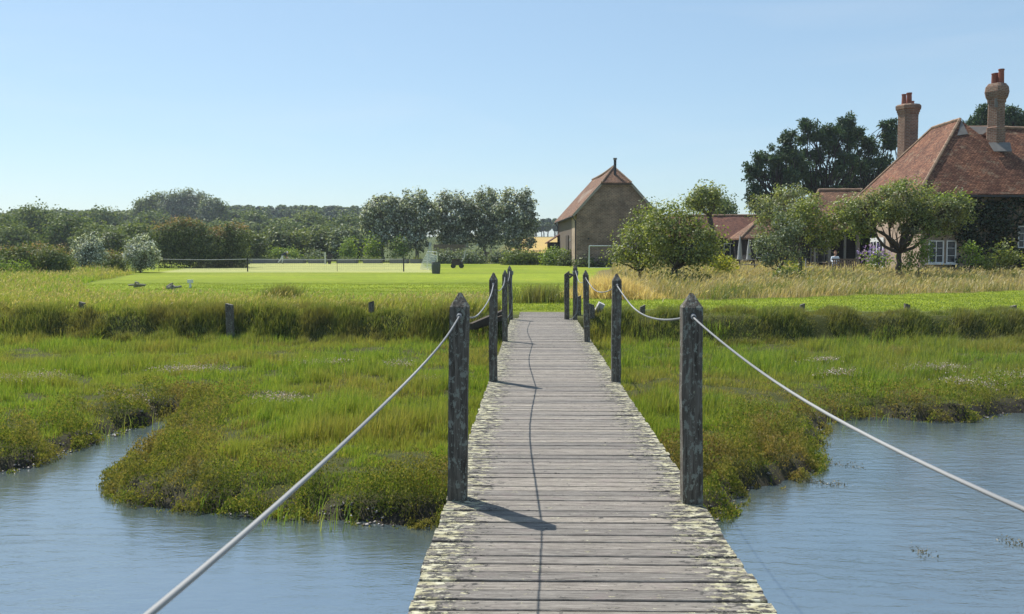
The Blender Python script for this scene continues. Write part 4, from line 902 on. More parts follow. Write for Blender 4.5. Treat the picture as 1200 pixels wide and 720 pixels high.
for z in (3.1,): 
    for a in (1.1, 6.2):
        mb = MB(); mb.tube([bp(a, -.03, z), bp(a, -.09, z)], .09, 8); mb.build('tie_plate', M_metal, barn, loc=L0)

# ------------------------------------------------------------------ windows and doors helper
def window(parent, c, w, h, ax, loc, nx=2, ny=3, mat=None, name='window', depth=.09):
    """ax: unit vector along the wall; opening centred at c, normal = towards the viewer side"""
    mat = mat or M_white; c = Vector(c); ax = Vector((*ax, 0)); nrm = Vector((ax.y, -ax.x, 0)); up = Vector((0, 0, 1))
    mb = MB(); t = .07
    for s in (-1, 1):
        a = c + ax * s * (w / 2 - t / 2) + nrm * .02; mb.bar(a - up * h / 2, a + up * h / 2, t, depth)
        b = c + up * s * (h / 2 - t / 2) + nrm * .022; mb.bar(b - ax * (w / 2 - t), b + ax * (w / 2 - t), depth, t)
    for i in range(1, nx): a = c + ax * (-w / 2 + w * i / nx) + nrm * .02; mb.bar(a - up * (h / 2 - t), a + up * (h / 2 - t), .045, .05)
    for j in range(1, ny): b = c + up * (-h / 2 + h * j / ny) + nrm * .024; mb.bar(b - ax * (w / 2 - t), b + ax * (w / 2 - t), .04, .03)
    fr = mb.build(name, mat, parent, loc=loc)
    mb = MB(); a = c - nrm * .01; x, z = ax * (w / 2 - .03), up * (h / 2 - .03); mb.add([a - x - z, a + x - z, a + x + z, a - x + z], [(0, 1, 2, 3)]); mb.build('pane', M_glass, fr, loc=loc)
    return fr

# ------------------------------------------------------------------ farmhouse
L1 = (28.0, 62.0, .25); house = thing('farmhouse', 'large old farmhouse with a steep red tiled roof, two brick chimneys and creeper-clad walls', 'house', L1)
mb = MB(); mb.box((44.5, 66.3, 2.8), (40, 11.2, 5.2)); 
mb.box((26.6, 70.5, 2.8), (4.2, 4, 5.2)); mb.build('wall', M_plaster, house, loc=L1)
ye, zE = 60.0, 5.40
mb = MB()
E = [(24.0, 60.0, zE), (32.7, 60.0, zE), (32.7, 73.0, zE), (24.0, 73.0, zE), (28.35, 64.2, 10.62), (28.35, 68.6, 10.62)]
mb.shell(E, [(0, 1, 4), (2, 3, 5), (1, 2, 5, 4), (3, 0, 4, 5)], .18)
n = 16; V = []
for i in range(n + 1):
    t = i / n; X_ = 28.5 + 36 * t; sg = .05 * math.sin(i * 1.7) - .06 * math.sin(math.pi * min(1, t * 2.5))
    V += [(X_, 59.97, zE - .02), (X_, 62.1, zE + 2.3 + sg * .5), (X_, 64.4, 10.08 + sg), (X_, 68.8, zE)]
Fc = [(i * 4 + j, (i + 1) * 4 + j, (i + 1) * 4 + j + 1, i * 4 + j + 1) for i in range(n) for j in range(3)]
mb.shell(V, Fc, .18); rf = mb.build('roof', M_tile_h, house, loc=L1)
mb = MB()
def caps(a, b, r=.12, st=.42):
    a, b = Vector(a), Vector(b); m = int((b - a).length / st)
    for i in range(m): mb.tube([a.lerp(b, i / m) + Vector((0, 0, .03)), a.lerp(b, (i + .94) / m) + Vector((0, 0, .03))], r * random.uniform(.92, 1.08), 6)
caps(E[4], E[5]); caps(E[4], E[0], .10); caps(E[5], E[3], .10)
for i in range(n): caps(V[i * 4 + 2], V[i * 4 + 6])
mb.build('ridge_tiles', M_ridge, rf, loc=L1)
mb = MB(); mb.shell([(28.9, 64.16, 10.16), (28.9, 63.6, 9.58), (29.6, 63.6, 9.58), (30.6, 64.2, 10.14)], [(1, 2, 3, 0)], .03)
mb.shell([(27.75, 63.2, 9.46), (28.5, 63.3, 9.56), (28.4, 64.1, 10.56)], [(0, 1, 2)], .03); mb.build('flashing', M_lead, rf, loc=L1)
mb = MB(); mb.box((44.6, 59.93, zE - .15), (40.5, .10, .12)); mb.build('gutter', M_metal, house, loc=L1)
# left chimney
c1 = at(1064, 150, 71.0); cx, cy = c1[0], 71.0
def octa(r, z, s=.42): 
    e = r * s; return [(-r + e, -r, z), (r - e, -r, z), (r, -r + e, z), (r, r - e, z), (r - e, r, z), (-r + e, r, z), (-r, r - e, z), (-r, -r + e, z)]
def stack(cx, cy, prof, rz, s=.42, mi=0):
    mb = MB(); vs_ = []; c_, s_ = math.cos(rz), math.sin(rz)
    for r, z in prof: vs_ += [(cx + x * c_ - y * s_, cy + x * s_ + y * c_, zz) for x, y, zz in octa(r, z, s)]
    m = len(prof); fs = [(i * 8 + q, i * 8 + (q + 1) % 8, (i + 1) * 8 + (q + 1) % 8, (i + 1) * 8 + q) for i in range(m - 1) for q in range(8)]
    fs += [tuple(range(8))[::-1], tuple((m - 1) * 8 + q for q in range(8))]; return mb.add(vs_, fs)
zt = at(1064, 123, 71)[2]
ch = stack(cx, cy, [(.62, 6), (.62, zt - .75), (.66, zt - .70), (.66, zt - .58), (.71, zt - .54), (.71, zt - .40), (.77, zt - .36), (.79, zt - .12), (.68, zt)], .35).build('chimney', M_brick, house, loc=L1)
for dx, dy, h_, r_ in ((-.42, -.2, .78, .17), (.0, -.1, .9, .20), (.38, .25, .35, .14), (.2, .5, .6, .15)):
    mb = MB(); mb.lathe((cx + dx, cy + dy, zt - .04), [(r_ * 1.15, 0), (r_, .08), (r_ * .88, h_ - .1), (r_ * 1.05, h_ - .06), (r_ * 1.02, h_), (r_ * .7, h_), (r_ * .7, h_ - .2)], 12); mb.build('chimney_pot', M_pot, ch, smooth=False, loc=L1)
# right chimney
cx = at(1168, 150, 62.9)[0]; cy = 63.0; Z = lambda py: at(1168, py, 62.9)[2]
ch = stack(cx, cy, [(.45, 7.2), (.45, Z(150)), (.41, Z(149)), (.40, Z(121)), (.45, Z(120)), (.45, Z(117)), (.53, Z(114)), (.59, Z(108)), (.55, Z(102)), (.42, Z(98))], .55, .25).build('chimney', M_brick, house, loc=L1)
mb = MB(); mb.box((cx - .25, cy - .52, Z(122)), (.40, .04, .55), .55); mb.build('render_patch', M_lead, ch, loc=L1)
mb = MB(); mb.shell([(cx - .6, cy - 1.05, 8.28), (cx + .55, cy - 1.05, 8.28), (cx + .7, cy - .5, 8.9), (cx - .7, cy - .5, 8.9)], [(0, 1, 2, 3)], .04); mb.build('flashing', M_lead, ch, loc=L1)
for dx, dy, h_, r_ in ((-.22, .05, .72, .14), (.20, -.1, .98, .19), (.05, .3, .8, .16)):
    mb = MB(); mb.lathe((cx + dx, cy + dy, Z(98) - .05), [(r_ * 1.15, 0), (r_, .08), (r_ * .9, h_ - .1), (r_ * 1.06, h_ - .06), (r_ * 1.0, h_), (r_ * .7, h_), (r_ * .7, h_ - .2)], 12); mb.build('chimney_pot', M_pot, ch, loc=L1)
xw = at(1097, 295, 60.6)[0]
window(house, (xw, 60.62, 1.75), .95, 1.45, (1, 0), L1, 2, 3)
window(house, (xw + .95, 60.62, 1.75), .62, 1.45, (1, 0), L1, 1, 3)
mb = MB(); mb.box((xw + .3, 60.56, .98), (2.0, .26, .08)); mb.build('sill', M_white, house, loc=L1)
xw2 = at(1204, 275, 60.6)[0]; window(house, (xw2, 60.62, 2.7), 1.2, 1.4, (1, 0), L1, 3, 3)
# left wall of the house: white double door seen between the trunks
mb = MB(); mb.box((24.42, 68.1, 1.55), (.08, 2.6, 2.5)); dr = mb.build('door', M_white, house, loc=L1)
for yy in (67.2, 67.75, 68.4, 69.0):
    mb = MB(); mb.box((24.36, yy, 1.75), (.05, .34, 1.5)); mb.build('pane', M_glass, dr, loc=L1)
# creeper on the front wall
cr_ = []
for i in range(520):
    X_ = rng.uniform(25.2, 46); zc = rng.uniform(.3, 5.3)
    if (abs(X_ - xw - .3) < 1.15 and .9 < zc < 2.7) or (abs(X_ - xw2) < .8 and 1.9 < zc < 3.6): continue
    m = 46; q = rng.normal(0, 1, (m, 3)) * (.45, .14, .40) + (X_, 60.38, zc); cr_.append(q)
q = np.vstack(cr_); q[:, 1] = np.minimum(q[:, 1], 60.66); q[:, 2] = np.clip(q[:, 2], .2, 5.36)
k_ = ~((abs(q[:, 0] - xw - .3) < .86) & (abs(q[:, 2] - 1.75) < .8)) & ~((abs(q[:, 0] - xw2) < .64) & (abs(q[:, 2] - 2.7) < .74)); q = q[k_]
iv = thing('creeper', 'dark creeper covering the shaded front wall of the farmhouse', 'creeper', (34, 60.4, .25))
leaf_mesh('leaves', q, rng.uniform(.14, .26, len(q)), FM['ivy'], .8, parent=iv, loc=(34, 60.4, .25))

# verandah wing with its own lower roof, left of the house
L2 = (20.5, 74.0, .35); wing = thing('verandah_wing', 'low wing with an orange lit hipped roof and dark open verandah behind the apple trees', 'building', L2)
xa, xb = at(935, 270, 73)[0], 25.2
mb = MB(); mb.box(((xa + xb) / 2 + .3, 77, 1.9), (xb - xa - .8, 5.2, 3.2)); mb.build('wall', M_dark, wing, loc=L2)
zr2 = at(990, 223, 76.5)[2]
mb = MB(); mb.shell([(xa, 72.2, 3.5), (xb + 1, 72.2, 3.5), (xb + 1, 81, 3.5), (xa, 81, 3.5), (xa + 2.6, 76.5, zr2), (xb + 1, 76.5, zr2)], [(0, 1, 5, 4), (2, 3, 4, 5), (3, 0, 4)], .15); rf = mb.build('roof', M_tile_b, wing, loc=L2)
mb = MB(); caps((xa + 2.6, 76.5, zr2), (xb + 1, 76.5, zr2)); caps((xa + 2.6, 76.5, zr2), (xa, 72.2, 3.5), .09); mb.build('ridge_tiles', M_ridge, rf, loc=L2)
for px in (955, 972, 990, 1004):
    X_ = at(px, 300, 72.6)[0]; mb = MB(); mb.box((X_, 72.6, 1.9), (.14, .14, 3.1)); mb.build('post', M_grey, wing, loc=L2)
window(wing, (at(962, 300, 74.3)[0], 74.34, 1.9), 1.6, 1.9, (1, 0), L2, 3, 3, M_grey)

# long outbuilding
L3 = (18, 95, .5); outb = thing('outbuilding', 'long low black-boarded outbuilding with a dull red tiled roof', 'building', L3)
X0, X1 = at(745, 280, 95)[0], at(912, 280, 95)[0]; ze3 = at(850, 279, 95)[2]; zr3 = at(850, 253, 98.5)[2]
mb = MB(); mb.box(((X0 + X1) / 2, 98.6, (.3 + ze3) / 2), (X1 - X0 - .5, 6.6, ze3 - .35)); mb.build('wall', M_dark, outb, loc=L3)
V = []; n = 14
for i in range(n + 1):
    t = i / n; X_ = X0 + (X1 - X0) * t; sg = .05 * math.sin(i * 1.9); V += [(X_, 95, ze3), (X_, 98.5, zr3 + sg), (X_, 102, ze3)]
mb = MB(); mb.shell(V, [(i * 3 + j, (i + 1) * 3 + j, (i + 1) * 3 + j + 1, i * 3 + j + 1) for i in range(n) for j in (0, 1)], .15); rf = mb.build('roof', M_tile_o, outb, loc=L3)
mb = MB(); caps((X0, 98.5, zr3), (X1, 98.5, zr3)); mb.build('ridge_tiles', M_ridge, rf, loc=L3)
window(outb, (at(856, 290, 95.2)[0], 95.26, 2.1), 1.3, 1.35, (1, 0), L3, 2, 1)
window(outb, (at(835, 290, 95.2)[0], 95.26, 2.1), 1.0, 1.2, (1, 0), L3, 2, 1)
L4 = (25, 91, .5); out2 = thing('outbuilding', 'smaller outbuilding with a brown hipped roof partly hidden behind the willow', 'building', L4)
X0, X1 = at(868, 280, 88.5)[0], at(965, 280, 88.5)[0]; ze4 = at(880, 279, 88.5)[2]; zr4 = at(905, 251, 92)[2]
mb = MB(); mb.box(((X0 + X1) / 2 + .2, 92, (.3 + ze4) / 2), (X1 - X0 - .9, 6.2, ze4 - .35)); mb.build('wall', M_dark, out2, loc=L4)
mb = MB(); mb.shell([(X0, 88.5, ze4), (X1, 88.5, ze4), (X1, 94.4, ze4), (X0, 94.4, ze4), (X0 + 2.9, 91.6, zr4), (X1, 91.6, zr4)], [(0, 1, 5, 4), (2, 3, 4, 5), (3, 0, 4)], .15); rf = mb.build('roof', M_tile_b, out2, loc=L4)
mb = MB(); caps((X0 + 2.9, 91.6, zr4), (X1, 91.6, zr4)); caps((X0 + 2.9, 91.6, zr4), (X0, 88.5, ze4), .09); mb.build('ridge_tiles', M_ridge, rf, loc=L4)
window(out2, (at(893, 292, 88.9)[0], 88.88, 1.9), 1.1, 1.2, (1, 0), L4, 2, 1)

# ------------------------------------------------------------------ posts and timber
FP = [(97, 353, 24.4, .135, 'short weathered fence post in the bank grass, leftmost of the three left of the bridge'), (269, 355, 23.2, .165, 'thick pale-edged fence post, tallest and middle one of the three left of the bridge'), (435, 352, 24.0, .13, 'dark square fence post, nearest to the bridge of the three on the left'),
      (678, 346, 24.6, .14, 'dark stub post right beside the bridge end, hidden behind its last handrail post'), (694, 355, 23.6, .13, 'dark stub post in the bank next to the white block'), (753, 357, 24.2, .13, 'dark fence post seen under the sagging rope, first one right of the bridge'),
      (940, 355, 25.2, .12, 'small dark fence post on the bank, second one right of the bridge'), (1063, 355, 25.2, .13, 'small dark fence post on the bank below the old apple tree'), (1187.5, 357, 25.0, .14, 'dark fence post on the bank at the right edge of the picture')]
for i, (px, py, Y, w_, lab) in enumerate(FP):
    p = at(px, py, Y); p[2] += .05; z0 = hz(p[0], Y); mb = post_mb(p[0], Y, p[2], w_, (random.uniform(-.05, .05), 0), bot=z0 - .3, cut=random.choice((.02, -.02, .03)), seed=50 + i)
    o = mb.build('fence_post', M_post, loc=(p[0], Y, z0)); tag(o, lab, 'fence post', 'fence posts along the bank')
p = at(552, 383, 22.6); q = at(592, 366, 23.8); mb = MB(); mb.bar(p, q, .10, .16); mb.bar(at(556, 384, 22.9), at(590, 372, 23.4), .06, .12)
o = mb.build('timber_rail', M_darkwood, loc=tuple(p)); tag(o, 'fallen dark timber sloping down the bank left of the bridge end', 'timber')
p = gnd(701, 366); p = at(702, 372, 24.0); z0 = hz(p[0], 24.0); mb = MB(); mb.box((0, 0, 0), (.16, .12, .30), .2, rx=.3, ry=.45); mb.box((-.03, -.01, -.2), (.10, .09, .2), .5, ry=.2)
o = mb.build('stone_block', simple('white_stone', (.5, .48, .46), .8, bump=.5), loc=(0, 0, 0)); o.location = (p[0], 24.0, max(z0 + .16, p[2])); tag(o, 'small white broken block lying in the bank beside the stub post', 'block')
# driftwood and a marker in the rough grass
M_drift = simple('driftwood', (.26, .24, .20), .9, bump=.5)
def driftwood(px0, px1, py, Y, lab, seed):
    r = random.Random(seed); a = at(px0, py, Y); b = at(px1, py - 1.5, Y); z = hz((a[0] + b[0]) / 2, Y); mb = MB()
    for j in range(4):
        p = Vector(a).lerp(Vector(b), r.uniform(0, .5)); q = Vector(a).lerp(Vector(b), r.uniform(.6, 1)); p.z = z + .10 + r.uniform(-.03, .04); q.z = z + .16 + r.uniform(-.06, .12)
        m_ = (p + q) / 2 + Vector((0, r.uniform(-.2, .2), r.uniform(-.06, .1))); mb.tube([p, m_, q], [.04, .055, .025], 7)
    mb.tube([(a[0] + .3, Y, z + .05), (a[0] + .7, Y + .1, z + .14), (b[0] - .1, Y, z + .12)], [.04, .05, .02], 7)
    o = mb.build('driftwood', M_drift, loc=(a[0], Y, z)); tag(o, lab, 'driftwood')
driftwood(149, 172, 333, 41, 'bleached forked driftwood branches lying at the edge of the mown lawn', 1)
driftwood(192, 206, 337, 39, 'short dark piece of driftwood right of the forked one', 2)
p = at(223, 337, 40.0); z = hz(p[0], 40); mb = MB(); mb.tube([(0, 0, -.1), (0, 0, .22)], .05, 8); mb.box((0, 0, .28), (.22, .12, .14)); o = mb.build('marker_post', M_white, loc=(0, 0, 0)); o.location = (p[0], 40, z); tag(o, 'small white-topped marker in the rough grass by the lawn edge', 'marker')

# ------------------------------------------------------------------ tennis-style net on the pale court
c = gnd(290, 320); NY = 70.0
net = thing('court_net', 'long low net strung between dark posts across the pale court', 'net', tuple(at(380, 318, NY)))
Ln_ = tuple(net.location)
pts_ = []
xs_n = [186, 290, 473]; NYs = [70, 70, 70]
for px in (186, 290, 395, 473):
    p = at(px, 305, NY); z = hz(p[0], NY); mb = MB(); hgt_ = (1.05 if px in (290, 473) else .95)
    r_ = .05 if px in (290, 473) else .018
    mb.tube([(p[0], NY, z - .1), (p[0], NY, z + hgt_)], r_, 8); mb.build('post', M_metal if px in (290, 473) else M_darkwood, net, loc=Ln_)
def sagline(a, b, zf, n=24, sag=.05): return [(a + (b - a) * i / n, NY, zf(a + (b - a) * i / n) - sag * 4 * (i / n) * (1 - i / n)) for i in range(n + 1)]
gz = lambda x: hz(x, NY)
x0, x1, x2 = [at(p_, 305, NY)[0] for p_ in xs_n]; xe = at(500, 305, NY)[0]
mb = MB()
for a, b in ((x0, x1), (x1, x2)):
    P_ = sagline(a, b, lambda x: gz(x) + .93)
    mb.tube(P_, .02, 6)
mb.build('headband', M_canvas, net, loc=Ln_)
mb = MB()
for a, b in ((x0, x1), (x1, x2)):
    for j in range(1, 7): mb.tube(sagline(a, b, lambda x, j=j: gz(x) + .93 - j * .13, 16), .0035, 3, caps=False)
    m_ = int((b - a) / .16)
    for i in range(1, m_):
        x = a + (b - a) * i / m_; mb.tube([(x, NY, gz(x) + .1), (x, NY, gz(x) + .90)], .0035, 3, caps=False)
mb.build('mesh', simple('net_cord', (.06, .06, .06), .9), net, loc=Ln_)

# goals
def goal(label, pa, pb, Y, h, mat, depth, netted, r=.05):
    a = at(pa, 300, Y); b = at(pb, 300, Y + (.8 if not netted else 0)); za = hz(a[0], Y); L_ = (a[0], Y, za); g_ = thing('goal', label, 'goal', L_, 'goals on the lawn')
    A = Vector((a[0], Y, za)); B = Vector((b[0], b[1], za)); H = Vector((0, 0, h)); mb = MB()
    mb.tube([A, A + H], r, 8); mb.tube([A + H, B + H], r, 8); mb.tube([B + H, B], r, 8); mb.build('goal_frame', mat, g_, loc=L_)
    back = Vector((0, depth, 0)); mb = MB()
    for P_ in (A, B): mb.tube([P_ + H, P_ + H * .7 + back * .5, P_ + back], r * .6, 6); mb.tube([P_, P_ + back], r * .6, 6)
    mb.tube([A + back, B + back], r * .6, 6); mb.build('brace', mat, g_, loc=L_)
    return g_, A, B, H, back
goal('bare pale metal football goal standing in front of the barn gable', 690.5, 741, 83.5, 1.95, M_galv, .9, False, .045)
g_, A, B, H, back = goal('small goal with a sagging white net beside the grey tub', 500.5, 512, 76, 1.45, M_white, .8, True, .03)
L_ = tuple(g_.location); mb = MB()
P0 = at(494, 304, 76.5); 
for i in range(15):
    t = i / 14; top_ = (A + H * .95).lerp(B + H * .8, t); low = Vector((A.x - .5 + 1.3 * t, 75.6 - .5 * t, A.z + .05)); mid = (top_ + low) / 2 + Vector((-.15, -.1, -.12)); mb.tube([top_, mid, low], .017, 3, caps=False)
for j in range(9):
    s_ = j / 8; P_ = []
    for i in range(9):
        t = i / 8; top_ = (A + H * .95).lerp(B + H * .8, t); low = Vector((A.x - .5 + 1.3 * t, 75.6 - .5 * t, A.z + .05)); P_.append(top_.lerp(low, s_) + Vector((-.1 * math.sin(3 * s_), -.05, -.1 * math.sin(3.1 * s_))))
    mb.tube(P_, .017, 3, caps=False)
mb.build('goal_net', M_white, g_, loc=L_)
# grey tub next to the goal
p = gnd(511, 321); L_ = tuple(p); mb = MB(); mb.lathe((p[0], p[1], p[2] - .02), [(.27, 0), (.30, .3), (.32, .6), (.28, .80), (.25, .83), (.22, .7)], 14); o = mb.build('tub', simple('grey_plastic', (.10, .105, .10), .7, bump=.2), loc=L_); tag(o, 'dark grey tub standing right of the white-netted goal', 'tub')
# lawn mower
p = gnd(536, 314.5); L_ = tuple(p); mw = thing('lawn_mower', 'lawn mower with a dark deck and raised pale handle parked before the clipped hedge', 'lawn mower', L_)
x, y, z = p; mb = MB(); mb.box((x, y, z + .42), (.95, .6, .32)); mb.box((x - .25, y, z + .68), (.42, .42, .26)); mb.tube([(x + .1, y, z + .5), (x + .1, y, z + .85)], .12, 8); mb.build('body', simple('brown_red_paint', (.06, .045, .04), .6), mw, loc=L_)
for dx in (-.36, .36):
    for dy in (-.34, .34): mb = MB(); mb.tube([(x + dx, y + dy - .05, z + .2), (x + dx, y + dy + .05, z + .2)], .2, 12); mb.build('wheel', M_metal, mw, loc=L_)
mb = MB()
for dy in (-.22, .22): mb.tube([(x + .35, y + dy, z + .5), (x + .62, y + dy, z + .95), (x + .72, y + dy, z + 1.5)], .045, 6)
mb.tube([(x + .72, y - .25, z + 1.5), (x + .72, y + .25, z + 1.5)], .05, 6); mb.build('handle', M_canvas, mw, loc=L_)

# garden wall, gate, fence and beds at the end of the lawn
L5 = tuple(gnd(640, 311)); a = at(600, 300, 97.5); b = at(668, 300, 97.5); mb = MB(); zg = hz(a[0], 97.5)
gw = thing('garden_wall', 'old brick garden wall with pale coping running left from the barn', 'wall', (a[0], 97.5, zg)); LW = tuple(gw.location)
mb.box(((a[0] + b[0]) / 2, 97.5, zg + .45), (b[0] - a[0], .3, 1.3)); mb.build('brickwork', M_gable, gw, loc=LW)
mb = MB(); mb.box(((a[0] + b[0]) / 2, 97.5, zg + 1.14), (b[0] - a[0] + .1, .4, .08)); mb.build('coping', M_lead, gw, loc=LW)
a = at(560, 300, 103.5); b = at(574, 300, 103.5); zg = hz(a[0], 103.5); gt = thing('garden_gate', 'dark wooden garden gate between the two clipped hedges', 'gate', (a[0], 103.5, zg)); LG = tuple(gt.location); mb = MB()
for i in range(9): mb.box((a[0] + (b[0] - a[0]) * (i + .5) / 9, 103.5, zg + .65), (.11, .03, 1.2))
mb.build('slats', M_darkwood, gt, loc=LG); mb = MB()
for zz in (.3, 1.1): mb.box(((a[0] + b[0]) / 2, 103.54, zg + zz), (b[0] - a[0], .04, .09))
mb.build('rails', M_darkwood, gt, loc=LG)
for x in (a[0] - .12, b[0] + .12): mb = MB(); mb.box((x, 103.5, zg + .8), (.16, .16, 1.7)); mb.build('post', M_grey, gt, loc=LG)
mb = MB(); p = gnd(567, 311.3); mb.box((p[0], 101.5, hz(p[0], 101.5) + .02), (1.3, 2.6, .05)); o = mb.build('doorstep_path', simple('pale_paving', (.5, .42, .34), .9)); tag(o, kind='structure')
a = at(508, 300, 106); b = at(546, 300, 106); zg = hz(a[0], 106); fn = thing('board_fence', 'dark vertical board fence behind the long clipped hedge', 'fence', (a[0], 106, zg)); LF = tuple(fn.location); mb = MB(); m_ = 24
for i in range(m_): mb.box((a[0] + (b[0] - a[0]) * (i + .5) / m_, 106 + random.uniform(-.01, .01), zg + 1.0), ((b[0] - a[0]) / m_ * .93, .03, 2.1 + random.uniform(-.06, .06)))
mb.build('boards', M_board2, fn, loc=LF); mb = MB()
for zz in (.4, 1.7): mb.box(((a[0] + b[0]) / 2, 106.05, zg + zz), (b[0] - a[0], .06, .1))
mb.build('rails', M_darkwood, fn, loc=LF)
p = at(504, 300, 104.5); zg = hz(p[0], 104.5); mb = MB()
for dx, dy in ((-1, -1), (1, -1), (1, 1), (-1, 1)): mb.tube([(p[0] + .28 * dx, 104.5 + .28 * dy, zg), (p[0] + .03 * dx, 104.5 + .03 * dy, zg + 2.3)], .04, 6)
for h_ in (.6, 1.1, 1.6): q = .28 - .11 * h_; mb.tube([(p[0] - q, 104.5 - q, zg + h_), (p[0] + q, 104.5 - q, zg + h_), (p[0] + q, 104.5 + q, zg + h_), (p[0] - q, 104.5 + q, zg + h_), (p[0] - q, 104.5 - q, zg + h_)], .03, 5)
o = mb.build('obelisk', M_galv, loc=(p[0], 104.5, zg)); tag(o, 'slim pale garden obelisk in front of the poplar trunks', 'obelisk')
M_slab = simple('grey_stone', (.20, .20, .20), .9, bump=.4, scale=4)
M_bed = FM['grey']
BD = [(308, 18, 'long low grey stone raised bed nearest the hawthorn thicket'), (343, 14, 'grey raised bed with pale sprawling plants below the evergreens'), (372, 9, 'short dark boxy raised bed under the pink-topped bush'), (407, 11, 'grey raised bed under the left climbing plant'), (437, 10, 'grey raised bed under the middle climbing plant'), (468, 10, 'grey raised bed under the right climbing plant'), (488, 6, 'small grey raised bed at the right end of the row')]
for i, (px, hw, lab) in enumerate(BD):
    Y = 103.0; p = at(px, 300, Y); s = Y / F; zg = hz(p[0], Y); rb = thing('raised_bed', lab, 'raised bed', (p[0], Y, zg), 'raised beds behind the court'); LB = tuple(rb.location); mb = MB(); w2 = hw * s
    for sx in (-1, 1): mb.box((p[0] + sx * w2, Y, zg + .22), (.09, 1.4, .5))
    for sy in (-1, 1): mb.box((p[0], Y + sy * .7, zg + .22), (2 * w2 - .1, .09, .48))
    mb.build('edging', M_slab, rb, loc=LB); n = int(260 * hw / 10)
    q = np.stack([rng.uniform(-w2, w2, n) + p[0], rng.uniform(-.6, .6, n) + Y, zg + .35 + np.abs(rng.normal(0, .16, n))], 1); leaf_mesh('planting', q, rng.uniform(.12, .24, n), M_bed if i % 2 else FM['bramble'], .7, parent=rb, loc=LB)
p = at(386, 306, 100); zg = hz(p[0], 100); mb = MB(); mb.lathe((0, 0, 0), [(.14, 0), (.22, .3), (.26, .6), (.22, .62)], 10); mb.box((.05, 0, .85), (.5, .4, .4)); o = mb.build('planter', simple('dark_clay', (.05, .045, .045), .8)); o.location = (p[0], 100, zg); tag(o, 'small dark pot with a clipped block of plants right of the boxy bed', 'planter')
p = at(381, 306, 99); zg = hz(p[0], 99); mb = MB(); mb.box((0, 0, .6), (.1, .1, 1.3)); o = mb.build('short_post', M_white); o.location = (p[0], 99, zg); tag(o, 'short white post beside the boxy raised bed', 'post')
# post and rail fence in front of the golden field
a = at(618, 298, 118); b = at(655, 298, 118); zg = float(np.interp(118, _zY, _zZ)); fr = thing('rail_fence', 'pale rustic post and rail fence in front of the golden field', 'fence', (a[0], 118, zg)); LR = tuple(fr.location)
for i in range(6):
    x = a[0] + (b[0] - a[0]) * i / 5; mb = MB(); mb.box((x, 118, zg + .6), (.12, .12, 1.4)); mb.build('post', M_grey, fr, loc=LR)
for zz in (.45, .8, 1.15): mb = MB(); mb.box(((a[0] + b[0]) / 2, 117.92, zg + zz), (b[0] - a[0], .04, .1)); mb.build('rail', M_grey, fr, loc=LR)

# ------------------------------------------------------------------ patio furniture and people
def parasol(px, Y, top, lab):
    p = at(px, 300, Y); zg = hz(p[0], Y); pr0 = thing('parasol', lab, 'parasol', (p[0], Y, zg)); L_ = tuple(pr0.location); zt_ = at(px, top, Y)[2]; H_ = zt_ - zg
    mb = MB(); mb.tube([(p[0], Y, zg), (p[0], Y, zt_)], .03, 8); mb.lathe((p[0], Y, zg), [(.25, 0), (.25, .08), (.06, .12)], 12); mb.build('pole', M_grey, pr0, loc=L_)
    mb = MB(); mb.lathe((p[0], Y, zg), [(.26, H_ * .28), (.20, H_ * .4), (.17, H_ * .6), (.10, H_ * .8), (.035, H_ * .99)], 10); mb.build('folded_canopy', M_canvas, pr0, loc=L_)
parasol(867, 80, 276, 'closed pale grey parasol on the patio before the red outbuilding')
parasol(877.5, 81, 280, 'closed parasol partly hidden by the willow, right of the pale one')
p = at(874, 305, 66); zg = hz(p[0], 66); L_ = (p[0], 66, zg); tb = thing('picnic_table', 'weathered wooden picnic table half hidden by the meadow grass', 'table', L_); x = p[0]
mb = MB()
for i in range(5): mb.box((x, 65.72 + .15 * i, zg + .95), (1.3, .13, .05))
mb.build('tabletop', M_grey, tb, loc=L_)
for dy in (-.75, .75): mb = MB(); mb.box((x, 66 + dy, zg + .6), (1.3, .28, .05)); mb.build('seat', M_grey, tb, loc=L_)
for dx in (-.5, .5):
    for sg in (-1, 1): mb = MB(); mb.bar((x + dx, 66 + sg * .25, zg + .92), (x + dx, 66 + sg * .8, zg), .09, .06); mb.build('leg', M_darkwood, tb, loc=L_)
# people
def skin_body(name, joints, edges, radii, mats, parent, loc, split):
    me = bpy.data.meshes.new('tmp'); me.from_pydata([tuple(Vector(j)) for j in joints], edges, []); o = bpy.data.objects.new('tmp', me); COL.objects.link(o)
    sk = o.modifiers.new('s', 'SKIN'); me.skin_vertices.new() if hasattr(me.skin_vertices, 'new') and not me.skin_vertices else None
    for i, r_ in enumerate(radii):
        me.skin_vertices[0].data[i].radius = (r_, r_) if not isinstance(r_, tuple) else r_
    me.skin_vertices[0].data[0].use_root = True
    o.modifiers.new('b', 'SUBSURF').levels = 2; o.modifiers['b'].render_levels = 2
    dg = bpy.context.evaluated_depsgraph_get(); m2 = bpy.data.meshes.new_from_object(o.evaluated_get(dg)); bpy.data.objects.remove(o)
    m2.materials.clear()
    for m in mats: m2.materials.append(m)
    for p_ in m2.polygons: p_.material_index = split(p_.center); p_.use_smooth = True
    r0 = bpy.data.objects.new(name, m2); link(r0, parent); return r0
M_skin = simple('skin', (.50, .30, .21), .6, var=.06); M_shirt = simple('white_shirt', (.68, .74, .80), .85, var=.05); M_trs = simple('navy_trousers', (.035, .045, .09), .85); M_hair = simple('reddish_hair', (.13, .05, .035), .8); M_shoe = simple('dark_shoes', (.03, .025, .02), .6)
